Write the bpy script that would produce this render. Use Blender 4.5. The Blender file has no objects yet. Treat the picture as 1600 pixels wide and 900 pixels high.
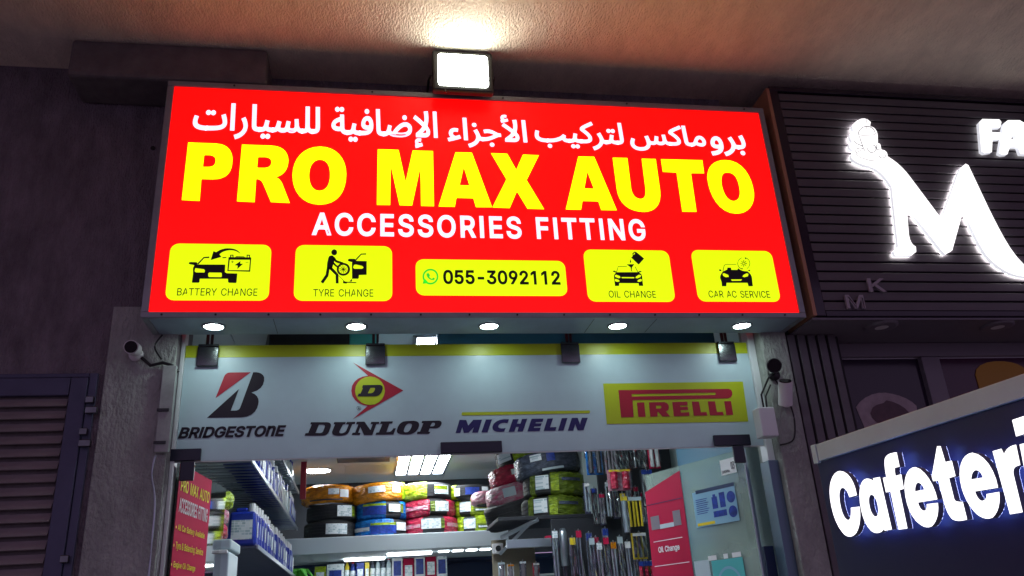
import bpy, bmesh, math, random, re
from mathutils import Vector, Matrix
random.seed(7)
C = bpy.context.scene
COL = C.collection
# ---------------------------------------------------------------- camera
f_px = 1286.3
cam_d = bpy.data.cameras.new('camera'); cam = bpy.data.objects.new('camera', cam_d); COL.objects.link(cam)
cam_d.sensor_width = 36.0; cam_d.lens = 36.0 * f_px / 1600.0; cam_d.clip_end = 500; cam_d.clip_start = 0.05
Rt = Vector((0.98529654, -0.16009471, -0.05966912)); Dn = Vector((0.00623857, 0.38272172, -0.92384261)); Fw = Vector((0.17073899, 0.90988668, 0.37809315))
cam.matrix_world = Matrix(((Rt.x, -Dn.x, -Fw.x, 0), (Rt.y, -Dn.y, -Fw.y, -4.2), (Rt.z, -Dn.z, -Fw.z, 1.6), (0, 0, 0, 1)))
C.camera = cam
# ---------------------------------------------------------------- night ambient, exposure
w = bpy.data.worlds.new('World'); C.world = w; w.use_nodes = True
bg = w.node_tree.nodes['Background']; bg.inputs[0].default_value = (0.49, 0.35, 0.60, 1); bg.inputs[1].default_value = 0.66
C.view_settings.view_transform = 'Standard'; C.view_settings.look = 'None'; C.view_settings.exposure = 0.0; C.view_settings.gamma = 1
C.view_settings.use_curve_mapping = False
C.render.engine = 'CYCLES'
try:
    C.cycles.use_denoising = True; C.cycles.max_bounces = 6; C.cycles.sample_clamp_indirect = 4
except Exception: pass

# ---------------------------------------------------------------- materials
def mat(name, col, rough=0.6, metal=0.0, bump=0, bscale=30, var=0, vscale=6, emit=0, ecol=None, stretch=(1, 1, 1), trans=0, alpha=1, spec=0.5, bdist=0.02, ior=1.45, col2=None):
    m = bpy.data.materials.new(name); m.use_nodes = True
    nt = m.node_tree; b = nt.nodes['Principled BSDF']
    c4 = (*col, 1)
    b.inputs['Base Color'].default_value = c4; b.inputs['Roughness'].default_value = rough; b.inputs['Metallic'].default_value = metal
    b.inputs['Specular IOR Level'].default_value = spec
    b.inputs['IOR'].default_value = ior
    if trans: b.inputs['Transmission Weight'].default_value = trans
    if alpha < 1: b.inputs['Alpha'].default_value = alpha
    if emit:
        b.inputs['Emission Color'].default_value = (*(ecol or col), 1); b.inputs['Emission Strength'].default_value = emit
    if bump or var:
        tc = nt.nodes.new('ShaderNodeTexCoord'); mp = nt.nodes.new('ShaderNodeMapping'); mp.inputs['Scale'].default_value = stretch
        nt.links.new(tc.outputs['Object'], mp.inputs[0])
    if bump:
        n = nt.nodes.new('ShaderNodeTexNoise'); n.inputs['Scale'].default_value = bscale; n.inputs['Detail'].default_value = 6
        nt.links.new(mp.outputs[0], n.inputs['Vector'])
        bm = nt.nodes.new('ShaderNodeBump'); bm.inputs['Strength'].default_value = bump; bm.inputs['Distance'].default_value = bdist
        nt.links.new(n.outputs['Fac'], bm.inputs['Height']); nt.links.new(bm.outputs[0], b.inputs['Normal'])
    if var:
        n2 = nt.nodes.new('ShaderNodeTexNoise'); n2.inputs['Scale'].default_value = vscale; n2.inputs['Detail'].default_value = 8; n2.inputs['Roughness'].default_value = 0.65
        nt.links.new(mp.outputs[0], n2.inputs['Vector'])
        r = nt.nodes.new('ShaderNodeValToRGB'); r.color_ramp.elements[0].position = 0.3; r.color_ramp.elements[1].position = 0.7
        lo = col2 or tuple(x * (1 - var) for x in col)
        r.color_ramp.elements[0].color = (*lo, 1); r.color_ramp.elements[1].color = c4
        nt.links.new(n2.outputs['Fac'], r.inputs[0]); nt.links.new(r.outputs[0], b.inputs['Base Color'])
    return m
M = {}
def m_(k, *a, **kw): M[k] = mat(k, *a, **kw)
m_('plaster_dark', (0.25, 0.22, 0.25), 0.9, bump=1.0, bscale=40, var=0.5, vscale=4, stretch=(2.4, 2.4, 0.9), bdist=0.03)
m_('plaster_pillar', (0.40, 0.43, 0.40), 0.85, bump=0.9, bscale=34, var=0.5, vscale=3.2, stretch=(1.6, 1.6, 0.9), bdist=0.025)
m_('soffit_plaster', (0.92, 0.80, 0.66), 0.9, bump=1.0, bscale=62, var=0.25, vscale=5, stretch=(1.6, 0.8, 1), bdist=0.02)
m_('concrete_dark', (0.17, 0.155, 0.155), 0.9, bump=0.6, bscale=18, var=0.4, vscale=7)
m_('alu_grey', (0.30, 0.33, 0.36), 0.42, metal=0.35, var=0.25, vscale=5)
m_('box_under', (0.34, 0.46, 0.56), 0.5, metal=0.1, var=0.3, vscale=2.5, bump=0.05, bscale=4)
m_('sign_red', (0.20, 0.004, 0.004), 0.4, emit=1.0, ecol=(1.3, 0.002, 0.002))
m_('sign_yellow', (0.6, 0.6, 0.01), 0.35, emit=1.0, ecol=(1.7, 1.65, 0.0))
m_('sign_tile', (0.3, 0.38, 0.005), 0.35, emit=1.0, ecol=(0.82, 1.06, 0.0))
m_('sign_white', (0.7, 0.7, 0.75), 0.35, emit=1.0, ecol=(0.82, 0.95, 1.25))
m_('print_black', (0.006, 0.006, 0.008), 0.4)
m_('print_green', (0.02, 0.4, 0.02), 0.4, emit=1.0, ecol=(0.03, 0.62, 0.03))
m_('lamp_white', (0.9, 0.9, 0.9), 0.3, emit=55, ecol=(0.80, 1.0, 0.95))
m_('flood_glow', (0.9, 0.9, 0.9), 0.3, emit=25, ecol=(0.95, 1.0, 0.88))
m_('panel_light', (0.9, 0.9, 0.9), 0.3, emit=38, ecol=(0.88, 0.95, 1.0))
m_('tube_light', (0.9, 0.9, 0.9), 0.3, emit=10, ecol=(0.9, 0.97, 1.0))
m_('letter_light', (0.9, 0.9, 0.9), 0.3, emit=1.5, ecol=(1.0, 0.985, 0.97))
m_('letter_light_blue', (0.9, 0.9, 0.9), 0.3, emit=1.8, ecol=(0.97, 0.98, 1.0))
m_('letter_side', (0.6, 0.6, 0.62), 0.4, emit=0.72, ecol=(0.9, 0.92, 1.0))
m_('letter_side_grey', (0.22, 0.23, 0.28), 0.45)
m_('halo_strip', (0.9, 0.9, 0.9), 0.3, emit=3.0, ecol=(0.18, 0.28, 1.0))
m_('halo_white', (0.9, 0.9, 0.9), 0.3, emit=13, ecol=(1.0, 0.95, 0.93))
m_('vinyl', (0.46, 0.62, 0.67), 0.32, var=0.13, vscale=2.5, bump=0.05, bscale=5)
m_('vinyl_lime', (0.42, 0.50, 0.01), 0.4)
m_('vinyl_black', (0.008, 0.007, 0.012), 0.4)
m_('vinyl_red', (0.36, 0.012, 0.03), 0.4)
m_('vinyl_navy', (0.012, 0.012, 0.10), 0.4)
m_('steel', (0.16, 0.175, 0.18), 0.2, metal=1, var=0.5, vscale=9, bump=0.12, bscale=12)
m_('steel_dark', (0.012, 0.014, 0.03), 0.35)
m_('unlit_letter', (0.34, 0.32, 0.36), 0.5)
m_('frame_white', (0.62, 0.66, 0.68), 0.45)
m_('trunking', (0.36, 0.39, 0.38), 0.5, var=0.4, vscale=9)
m_('frame_blue', (0.12, 0.19, 0.26), 0.4, metal=0.3)
m_('black_plastic', (0.012, 0.012, 0.014), 0.4)
m_('white_plastic', (0.65, 0.65, 0.66), 0.4)
m_('lens_glass', (0.004, 0.004, 0.006), 0.08)
m_('rubber', (0.016, 0.017, 0.02), 0.65, bump=0.2, bscale=60)
m_('blue_metal', (0.075, 0.08, 0.14), 0.5, metal=0.2, var=0.3)
m_('louvre', (0.25, 0.22, 0.225), 0.6, metal=0.1, var=0.5, vscale=5, stretch=(0.5, 2, 3))
m_('cladding', (0.11, 0.10, 0.115), 0.45, var=0.3, vscale=3, stretch=(0.4, 1, 3))
m_('cladding_gap', (0.01, 0.01, 0.012), 0.7)
m_('bronze', (0.40, 0.21, 0.13), 0.45, metal=0.2)
m_('nb_frame', (0.17, 0.155, 0.18), 0.5)
m_('nb_dark', (0.022, 0.014, 0.03), 0.12)
m_('nb_maroon', (0.045, 0.012, 0.035), 0.15)
m_('cap_trim', (0.60, 0.76, 0.70), 0.45, var=0.15, vscale=3)
m_('board_navy', (0.028, 0.032, 0.085), 0.38)
m_('shop_wall', (0.50, 0.60, 0.58), 0.7)
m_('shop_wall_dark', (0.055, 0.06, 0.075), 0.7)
m_('shop_blue', (0.035, 0.12, 0.19), 0.45)
m_('shop_navy', (0.012, 0.03, 0.09), 0.45)
m_('ceil_tile', (0.56, 0.62, 0.66), 0.8)
m_('shelf_white', (0.62, 0.70, 0.74), 0.5)
m_('shelf_black', (0.02, 0.022, 0.028), 0.45)
m_('wire', (0.42, 0.47, 0.52), 0.3, metal=0.9)
m_('peg', (0.25, 0.22, 0.16), 0.8)
m_('jug_blue', (0.012, 0.03, 0.30), 0.3)
m_('jug_pale', (0.42, 0.52, 0.56), 0.3)
m_('label_blue', (0.02, 0.06, 0.40), 0.4, var=0.7, vscale=30)
m_('paper_white', (0.72, 0.74, 0.74), 0.6)
def wrap(k, a, b): m_(k, a, 0.14, var=1, col2=b, vscale=12, bump=0.9, bscale=16, stretch=(1, 1, 2.5), bdist=0.03)
wrap('wrap_orange', (0.90, 0.34, 0.01), (0.30, 0.08, 0.004)); wrap('wrap_lime', (0.50, 0.68, 0.02), (0.07, 0.13, 0.01))
wrap('wrap_blue', (0.02, 0.28, 0.80), (0.003, 0.03, 0.20)); wrap('wrap_red', (0.60, 0.02, 0.07), (0.14, 0.006, 0.02))
wrap('wrap_green', (0.16, 0.22, 0.02), (0.05, 0.09, 0.01)); wrap('wrap_grey', (0.10, 0.12, 0.17), (0.03, 0.035, 0.05))
wrap('wrap_pink', (0.55, 0.05, 0.16), (0.5, 0.45, 0.46))
m_('magenta', (0.42, 0.015, 0.06), 0.6, spec=0.08)
m_('magenta2', (0.36, 0.015, 0.05), 0.5, spec=0.15)
m_('text_yellow', (0.85, 0.78, 0.05), 0.6)
m_('text_white', (0.75, 0.75, 0.76), 0.5)
m_('floor_tile', (0.35, 0.36, 0.37), 0.3)
m_('paving', (0.27, 0.25, 0.23), 0.85, bump=0.3, bscale=20, var=0.3)
m_('cream', (0.6, 0.5, 0.38), 0.6, var=0.3, vscale=20)
m_('yellow_plastic', (0.65, 0.5, 0.02), 0.4)
m_('green_leaf', (0.06, 0.35, 0.02), 0.5)
m_('sky_blue_print', (0.22, 0.42, 0.55), 0.4)
m_('teal_print', (0.08, 0.42, 0.42), 0.4)
m_('lamp_amber', (0.03, 0.015, 0.006), 0.6, emit=0.12, ecol=(0.34, 0.13, 0.02))
m_('picture_dark', (0.10, 0.045, 0.06), 0.4, var=0.5, vscale=14)
m_('picture_pale', (0.40, 0.33, 0.34), 0.4, var=0.4, vscale=12)
# clear glass: thin sheet that lets most light through and still mirrors a little
def glass(name, tint, mix=0.12):
    m = bpy.data.materials.new(name); m.use_nodes = True; nt = m.node_tree; nt.nodes.clear()
    o = nt.nodes.new('ShaderNodeOutputMaterial'); t = nt.nodes.new('ShaderNodeBsdfTransparent'); t.inputs[0].default_value = (*tint, 1)
    g = nt.nodes.new('ShaderNodeBsdfGlossy'); g.inputs['Roughness'].default_value = 0.04; x = nt.nodes.new('ShaderNodeMixShader')
    fr = nt.nodes.new('ShaderNodeFresnel'); fr.inputs[0].default_value = 1.5; ad = nt.nodes.new('ShaderNodeMath'); ad.operation = 'ADD'; ad.inputs[1].default_value = mix; ad.use_clamp = True
    nt.links.new(fr.outputs[0], ad.inputs[0]); nt.links.new(ad.outputs[0], x.inputs[0]); nt.links.new(t.outputs[0], x.inputs[1]); nt.links.new(g.outputs[0], x.inputs[2]); nt.links.new(x.outputs[0], o.inputs[0])
    M[name] = m
glass('clear_glass', (0.86, 0.95, 0.92), 0.03); glass('clear_film', (0.93, 0.95, 0.97), 0.10)

# ---------------------------------------------------------------- helpers
def tag(o, label=None, cat=None, group=None, kind=None):
    if label: o['label'] = label
    if cat: o['category'] = cat
    if group: o['group'] = group
    if kind: o['kind'] = kind
    return o
def link(o, parent=None):
    COL.objects.link(o)
    if parent is not None:
        o.parent = parent; o.matrix_parent_inverse = parent.matrix_basis.inverted() if False else Matrix()
    return o
def empty(name, loc, label=None, cat=None, group=None, rz=0):
    o = bpy.data.objects.new(name, None); o.location = loc; o.rotation_euler = (0, 0, rz); o.empty_display_size = 0.1; COL.objects.link(o)
    return tag(o, label, cat, group)
def mesh_obj(name, bm, m, parent=None, smooth=False):
    """bm is in the parent's local frame"""
    me = bpy.data.meshes.new(name); bm.to_mesh(me); bm.free()
    for mm in (m if isinstance(m, (list, tuple)) else [m]): me.materials.append(M[mm] if isinstance(mm, str) else mm)
    if smooth:
        for p in me.polygons: p.use_smooth = True
    o = bpy.data.objects.new(name, me); COL.objects.link(o); o.parent = parent
    return o
def NB(): return bmesh.new()
def box(bm, a, b, bev=0, mi=0, mtx=None):
    """axis-aligned box between corners a, b"""
    r = bmesh.ops.create_cube(bm, size=1); vs = r['verts']
    c = [(a[i] + b[i]) / 2 for i in range(3)]; s = [abs(b[i] - a[i]) for i in range(3)]
    for v in vs: v.co = Vector((v.co.x * s[0] + c[0], v.co.y * s[1] + c[1], v.co.z * s[2] + c[2]))
    fs = set(f for v in vs for f in v.link_faces)
    if bev:
        es = list(set(e for v in vs for e in v.link_edges))
        rr = bmesh.ops.bevel(bm, geom=es, offset=bev, segments=2, affect='EDGES', profile=0.5)
        fs = set(rr['faces']) | set(f for f in fs if f.is_valid); vs = list(set(v for f in fs for v in f.verts))
    for f in fs: f.material_index = mi
    if mtx is not None:
        for v in vs: v.co = mtx @ v.co
    return vs
def cyl(bm, p0, p1, r0, r1=None, n=20, mi=0, caps=True):
    p0 = Vector(p0); p1 = Vector(p1); d = p1 - p0; L = d.length
    r = bmesh.ops.create_cone(bm, cap_ends=caps, segments=n, radius1=r0, radius2=r0 if r1 is None else r1, depth=L)
    q = d.to_track_quat('Z', 'Y').to_matrix().to_4x4(); q.translation = (p0 + p1) / 2
    for v in r['verts']: v.co = q @ v.co
    for f in set(f for v in r['verts'] for f in v.link_faces): f.material_index = mi
    return r['verts']
def tube(bm, pts, r, n=8, mi=0):
    pts = [Vector(p) for p in pts]; rings = []
    for i, p in enumerate(pts):
        t = (pts[min(i + 1, len(pts) - 1)] - pts[max(i - 1, 0)]).normalized(); q = t.to_track_quat('Z', 'Y')
        rings.append([bm.verts.new(p + q @ Vector((r * math.cos(2 * math.pi * k / n), r * math.sin(2 * math.pi * k / n), 0))) for k in range(n)])
    for a, b in zip(rings, rings[1:]):
        for k in range(n):
            f = bm.faces.new((a[k], a[(k + 1) % n], b[(k + 1) % n], b[k])); f.material_index = mi
    for ring in (rings[0], rings[-1]):
        try: bm.faces.new(ring).material_index = mi
        except Exception: pass
def lathe(bm, prof, n=32, c=(0, 0, 0), mi=0, closed=False):
    rings = [[bm.verts.new((c[0] + r * math.cos(2 * math.pi * k / n), c[1] + r * math.sin(2 * math.pi * k / n), c[2] + z)) for k in range(n)] for r, z in prof]
    pairs = list(zip(rings, rings[1:])) + ([(rings[-1], rings[0])] if closed else [])
    for a, b in pairs:
        for k in range(n):
            f = bm.faces.new((a[k], a[(k + 1) % n], b[(k + 1) % n], b[k])); f.material_index = mi
    if not closed:
        for ring in (rings[0], rings[-1]):
            if (ring[0].co - ring[n // 2].co).length > 1e-4:
                f = bm.faces.new(ring); f.material_index = mi
def thing_box(name, a, b, m, label, cat, bev=0.004, group=None):
    bm = NB(); c = Vector([(a[i] + b[i]) / 2 for i in range(2)] + [min(a[2], b[2])])
    box(bm, Vector(a) - c, Vector(b) - c, bev); o = mesh_obj(name, bm, m); o.location = c
    return tag(o, label, cat, group)
# paths: 'M x,y L x,y C x,y x,y x,y Z', thousandths; contours of one string may hold holes
TOK = re.compile(r'[MLCZ]|-?\d+,-?\d+')
def parse(path):
    cs = []; cur = None; cmd = None; buf = []
    for t in TOK.findall(path):
        if t in 'MLCZ':
            cmd = t; buf = []
            if t == 'M': cur = []; cs.append(cur)
            continue
        x, y = t.split(','); p = (int(x), int(y))
        if cmd in 'ML': cur.append(('L', p)); 
        else:
            buf.append(p)
            if len(buf) == 3: cur.append(('C', *buf)); buf = []
    return cs
def path_mesh(bm, path, fn, depth=0.0, bold=0.0, res=5, mi=0, mi_side=None):
    """fill one path (with holes); fn maps (u, v, w) to a point, w being the height above the sheet"""
    cu = bpy.data.curves.new('tmp', 'CURVE'); cu.dimensions = '2D'; cu.fill_mode = 'BOTH'; cu.resolution_u = res
    cu.extrude = depth / 2 if depth else 0.0
    for c in parse(path):
        pts = [[s[-1], None, None, s[0]] for s in c]       # co, left, right, type of the segment leading here
        n = len(pts)
        for i, s in enumerate(c):
            if s[0] == 'C': pts[i - 1][2] = s[1]; pts[i][1] = s[2]
        if n > 2 and pts[0][0] == pts[-1][0]:
            pts[0][1] = pts[-1][1]; pts.pop(); n -= 1
        sp = cu.splines.new('BEZIER'); sp.bezier_points.add(n - 1); sp.use_cyclic_u = True
        for i, (co, l, r, _) in enumerate(pts):
            b = sp.bezier_points[i]; b.handle_left_type = b.handle_right_type = 'FREE'
            b.co = (co[0] / 1000, co[1] / 1000, 0)
            pl = pts[i - 1][0]; nx = pts[(i + 1) % n][0]
            b.handle_left = (l[0] / 1000, l[1] / 1000, 0) if l else ((2 * co[0] + pl[0]) / 3000, (2 * co[1] + pl[1]) / 3000, 0)
            b.handle_right = (r[0] / 1000, r[1] / 1000, 0) if r else ((2 * co[0] + nx[0]) / 3000, (2 * co[1] + nx[1]) / 3000, 0)
    o = bpy.data.objects.new('tmp', cu); me = o.to_mesh()
    vm = [bm.verts.new(fn(v.co.x, v.co.y, v.co.z + (depth / 2 if depth else 0))) for v in me.vertices]
    for p in me.polygons:
        try:
            f = bm.faces.new([vm[i] for i in p.vertices]); side = abs(p.normal.z) < 0.5
            f.material_index = mi_side if (side and mi_side is not None) else mi
        except ValueError: pass
    o.to_mesh_clear(); bpy.data.objects.remove(o); bpy.data.curves.remove(cu)
def poly_contours(path, n=5):
    out = []
    for c in parse(path):
        q = [Vector(c[0][-1]) / 1000]
        for s in c[1:]:
            if s[0] == 'L': q.append(Vector(s[1]) / 1000)
            else:
                a = q[-1]; c1, c2, e = [Vector(t) / 1000 for t in s[1:]]
                for k in range(1, n + 1):
                    t = k / n; q.append(a * (1 - t) ** 3 + c1 * 3 * t * (1 - t) ** 2 + c2 * 3 * t * t * (1 - t) + e * t ** 3)
        r = []
        for p in q:
            if not r or (p - r[-1]).length > 1e-4: r.append(p)
        if len(r) > 1 and (r[0] - r[-1]).length < 1e-4: r.pop()
        out.append(r)
    return out
def embolden(bm, path, fn, wd, depth, mi=0):
    """thicken the strokes of a letter: a rim of half-width wd laid along its outline"""
    for q in poly_contours(path):
        n = len(q)
        if n < 3: continue
        inn = []; out = []
        for i in range(n):
            a = (q[i] - q[i - 1]).normalized(); c = (q[(i + 1) % n] - q[i]).normalized()
            na = Vector((-a.y, a.x)); nc = Vector((-c.y, c.x)); m = na + nc
            m = m.normalized() if m.length > 1e-3 else na
            L = wd / max(m.dot(na), 0.62)
            inn.append(bm.verts.new(fn(*(q[i] + m * L), depth + 0.0002))); out.append(bm.verts.new(fn(*(q[i] - m * L), depth + 0.0002)))
        for i in range(n):
            j = (i + 1) % n
            try: f = bm.faces.new((inn[i], inn[j], out[j], out[i])); f.material_index = mi
            except ValueError: pass
def bbox_path(paths):
    xs = []; ys = []
    for p in paths:
        bm = NB(); path_mesh(bm, p, lambda u, v, w_: (u, v, 0), res=4)
        xs += [v.co.x for v in bm.verts]; ys += [v.co.y for v in bm.verts]; bm.free()
    return min(xs), min(ys), max(xs), max(ys)
def shift(path, dx, dy=0, sh=0):
    def g(m):
        x = int(m.group(1)); y = int(m.group(2)); return '%d,%d' % (round(x + dx + sh * y), y + dy)
    return re.sub(r'(-?\d+),(-?\d+)', g, path)
TRACK = 0
def text_paths(txt, sh=0):
    out = []; x = 0
    for ch in txt:
        if ch == ' ': x += 290; continue
        adv, p = GLYPHS[ch]
        for q in split_outer(p): out.append(shift(q, x, 0, sh))
        x += adv + TRACK
    return out
def split_outer(p):
    """separate contours that are not nested (dots, bullets) so that each fill is simple"""
    cs = [q + 'Z' for q in p.split('Z') if q.strip()]
    if len(cs) < 2: return [p]
    bb = []
    for q in cs:
        v = [tuple(map(int, t.split(','))) for t in re.findall(r'-?\d+,-?\d+', q)]
        bb.append((min(a[0] for a in v), min(a[1] for a in v), max(a[0] for a in v), max(a[1] for a in v)))
    order = sorted(range(len(cs)), key=lambda i: -(bb[i][2] - bb[i][0]) * (bb[i][3] - bb[i][1])); groups = []
    for i in order:
        for g in groups:
            k = g[0]
            if bb[k][0] - 2 <= bb[i][0] and bb[k][1] - 2 <= bb[i][1] and bb[k][2] + 2 >= bb[i][2] and bb[k][3] + 2 >= bb[i][3]: g.append(i); break
        else: groups.append([i])
    return [''.join(cs[i] for i in g) for g in groups]
def fit_paths(bm, paths, rect, fn, bold=0, depth=0, mi=0, mi_side=None, res=4):
    """scale outlines so that their ink fills rect (millimetres)"""
    x0, y0, x1, y1 = bbox_path(paths); a0, b0, a1, b1 = [r / 1000 for r in rect]
    sx = (a1 - a0) / (x1 - x0); sy = (b1 - b0) / (y1 - y0)
    if bold: 
        a0 += bold * sx; a1 -= bold * sx; b0 += bold * sy; b1 -= bold * sy; sx = (a1 - a0) / (x1 - x0); sy = (b1 - b0) / (y1 - y0)
    g = lambda u, v, w_: fn(a0 + (u - x0) * sx, b0 + (v - y0) * sy, w_)
    for p in paths:
        path_mesh(bm, p, g, depth, 0, res, mi, mi_side)
        if bold: embolden(bm, p, g, bold, depth, mi)
def flat(y, sgn=-1):
    """sheet standing in the x-z plane at depth y"""
    return lambda u, v, w_: (u, y + sgn * w_, v)
def rrect(x0, z0, x1, z1, r):
    k = 0.45 * r
    P = lambda x, z: '%d,%d' % (round(x), round(z))
    return ('M' + P(x0 + r, z0) + 'L' + P(x1 - r, z0) + 'C' + P(x1 - k, z0) + ' ' + P(x1, z0 + k) + ' ' + P(x1, z0 + r) + 'L' + P(x1, z1 - r) + 'C' + P(x1, z1 - k) + ' ' + P(x1 - k, z1) + ' ' + P(x1 - r, z1)
            + 'L' + P(x0 + r, z1) + 'C' + P(x0 + k, z1) + ' ' + P(x0, z1 - k) + ' ' + P(x0, z1 - r) + 'L' + P(x0, z0 + r) + 'C' + P(x0, z0 + k) + ' ' + P(x0 + k, z0) + ' ' + P(x0 + r, z0) + 'Z')
def copy_tree(o, loc, parent=None, label=None, rz=None):
    c = o.copy(); COL.objects.link(c); c.parent = parent
    if parent is None:
        c.location = loc
        if rz is not None: c.rotation_euler = (0, 0, rz)
        if label: c['label'] = label
    for ch in list(o.children): copy_tree(ch, None, c)
    return c

def painted_haze(name):  # uneven pale green haze painted into the pane in place of its bright reflection
    m = bpy.data.materials.new(name); m.use_nodes = True; nt = m.node_tree; nt.nodes.clear()
    o = nt.nodes.new('ShaderNodeOutputMaterial'); t = nt.nodes.new('ShaderNodeBsdfTransparent'); t.inputs[0].default_value = (0.86, 0.95, 0.90, 1)
    d = nt.nodes.new('ShaderNodeBsdfDiffuse'); d.inputs[0].default_value = (0.55, 0.68, 0.60, 1); g = nt.nodes.new('ShaderNodeBsdfGlossy'); g.inputs['Roughness'].default_value = 0.12
    x = nt.nodes.new('ShaderNodeMixShader'); y = nt.nodes.new('ShaderNodeMixShader'); y.inputs[0].default_value = 0.10
    tc = nt.nodes.new('ShaderNodeTexCoord'); n = nt.nodes.new('ShaderNodeTexNoise'); n.inputs['Scale'].default_value = 3; n.inputs['Detail'].default_value = 8
    mr = nt.nodes.new('ShaderNodeMapRange'); mr.inputs[1].default_value = 0.3; mr.inputs[2].default_value = 0.7; mr.inputs[3].default_value = 0.22; mr.inputs[4].default_value = 0.42
    nt.links.new(tc.outputs['Object'], n.inputs[0]); nt.links.new(n.outputs[0], mr.inputs[0]); nt.links.new(mr.outputs[0], x.inputs[0])
    nt.links.new(t.outputs[0], x.inputs[1]); nt.links.new(d.outputs[0], x.inputs[2]); nt.links.new(x.outputs[0], y.inputs[1]); nt.links.new(g.outputs[0], y.inputs[2]); nt.links.new(y.outputs[0], o.inputs[0])
    M[name] = m
painted_haze('painted_haze_glass')

def printed(name, c1, c2, mortar, scale):
    m = bpy.data.materials.new(name); m.use_nodes = True; nt = m.node_tree; bs = nt.nodes['Principled BSDF']; bs.inputs['Roughness'].default_value = 0.35
    tc = nt.nodes.new('ShaderNodeTexCoord'); sp = nt.nodes.new('ShaderNodeSeparateXYZ'); cm_ = nt.nodes.new('ShaderNodeCombineXYZ'); ad = nt.nodes.new('ShaderNodeMath'); ad.operation = 'ADD'
    br = nt.nodes.new('ShaderNodeTexBrick'); br.inputs['Scale'].default_value = scale; br.inputs['Mortar Size'].default_value = 0.03; br.offset = 0.37; br.squash = 0.7
    br.inputs['Color1'].default_value = (*c1, 1); br.inputs['Color2'].default_value = (*c2, 1); br.inputs['Mortar'].default_value = (*mortar, 1); br.inputs['Bias'].default_value = -0.35
    nt.links.new(tc.outputs['Object'], sp.inputs[0]); nt.links.new(sp.outputs[0], ad.inputs[0]); nt.links.new(sp.outputs[1], ad.inputs[1]); nt.links.new(ad.outputs[0], cm_.inputs[0]); nt.links.new(sp.outputs[2], cm_.inputs[1])
    nt.links.new(cm_.outputs[0], br.inputs['Vector']); nt.links.new(br.outputs['Color'], bs.inputs['Base Color']); M[name] = m
printed('label_white', (0.78, 0.84, 0.86), (0.12, 0.30, 0.36), (0.82, 0.86, 0.88), 14)
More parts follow.
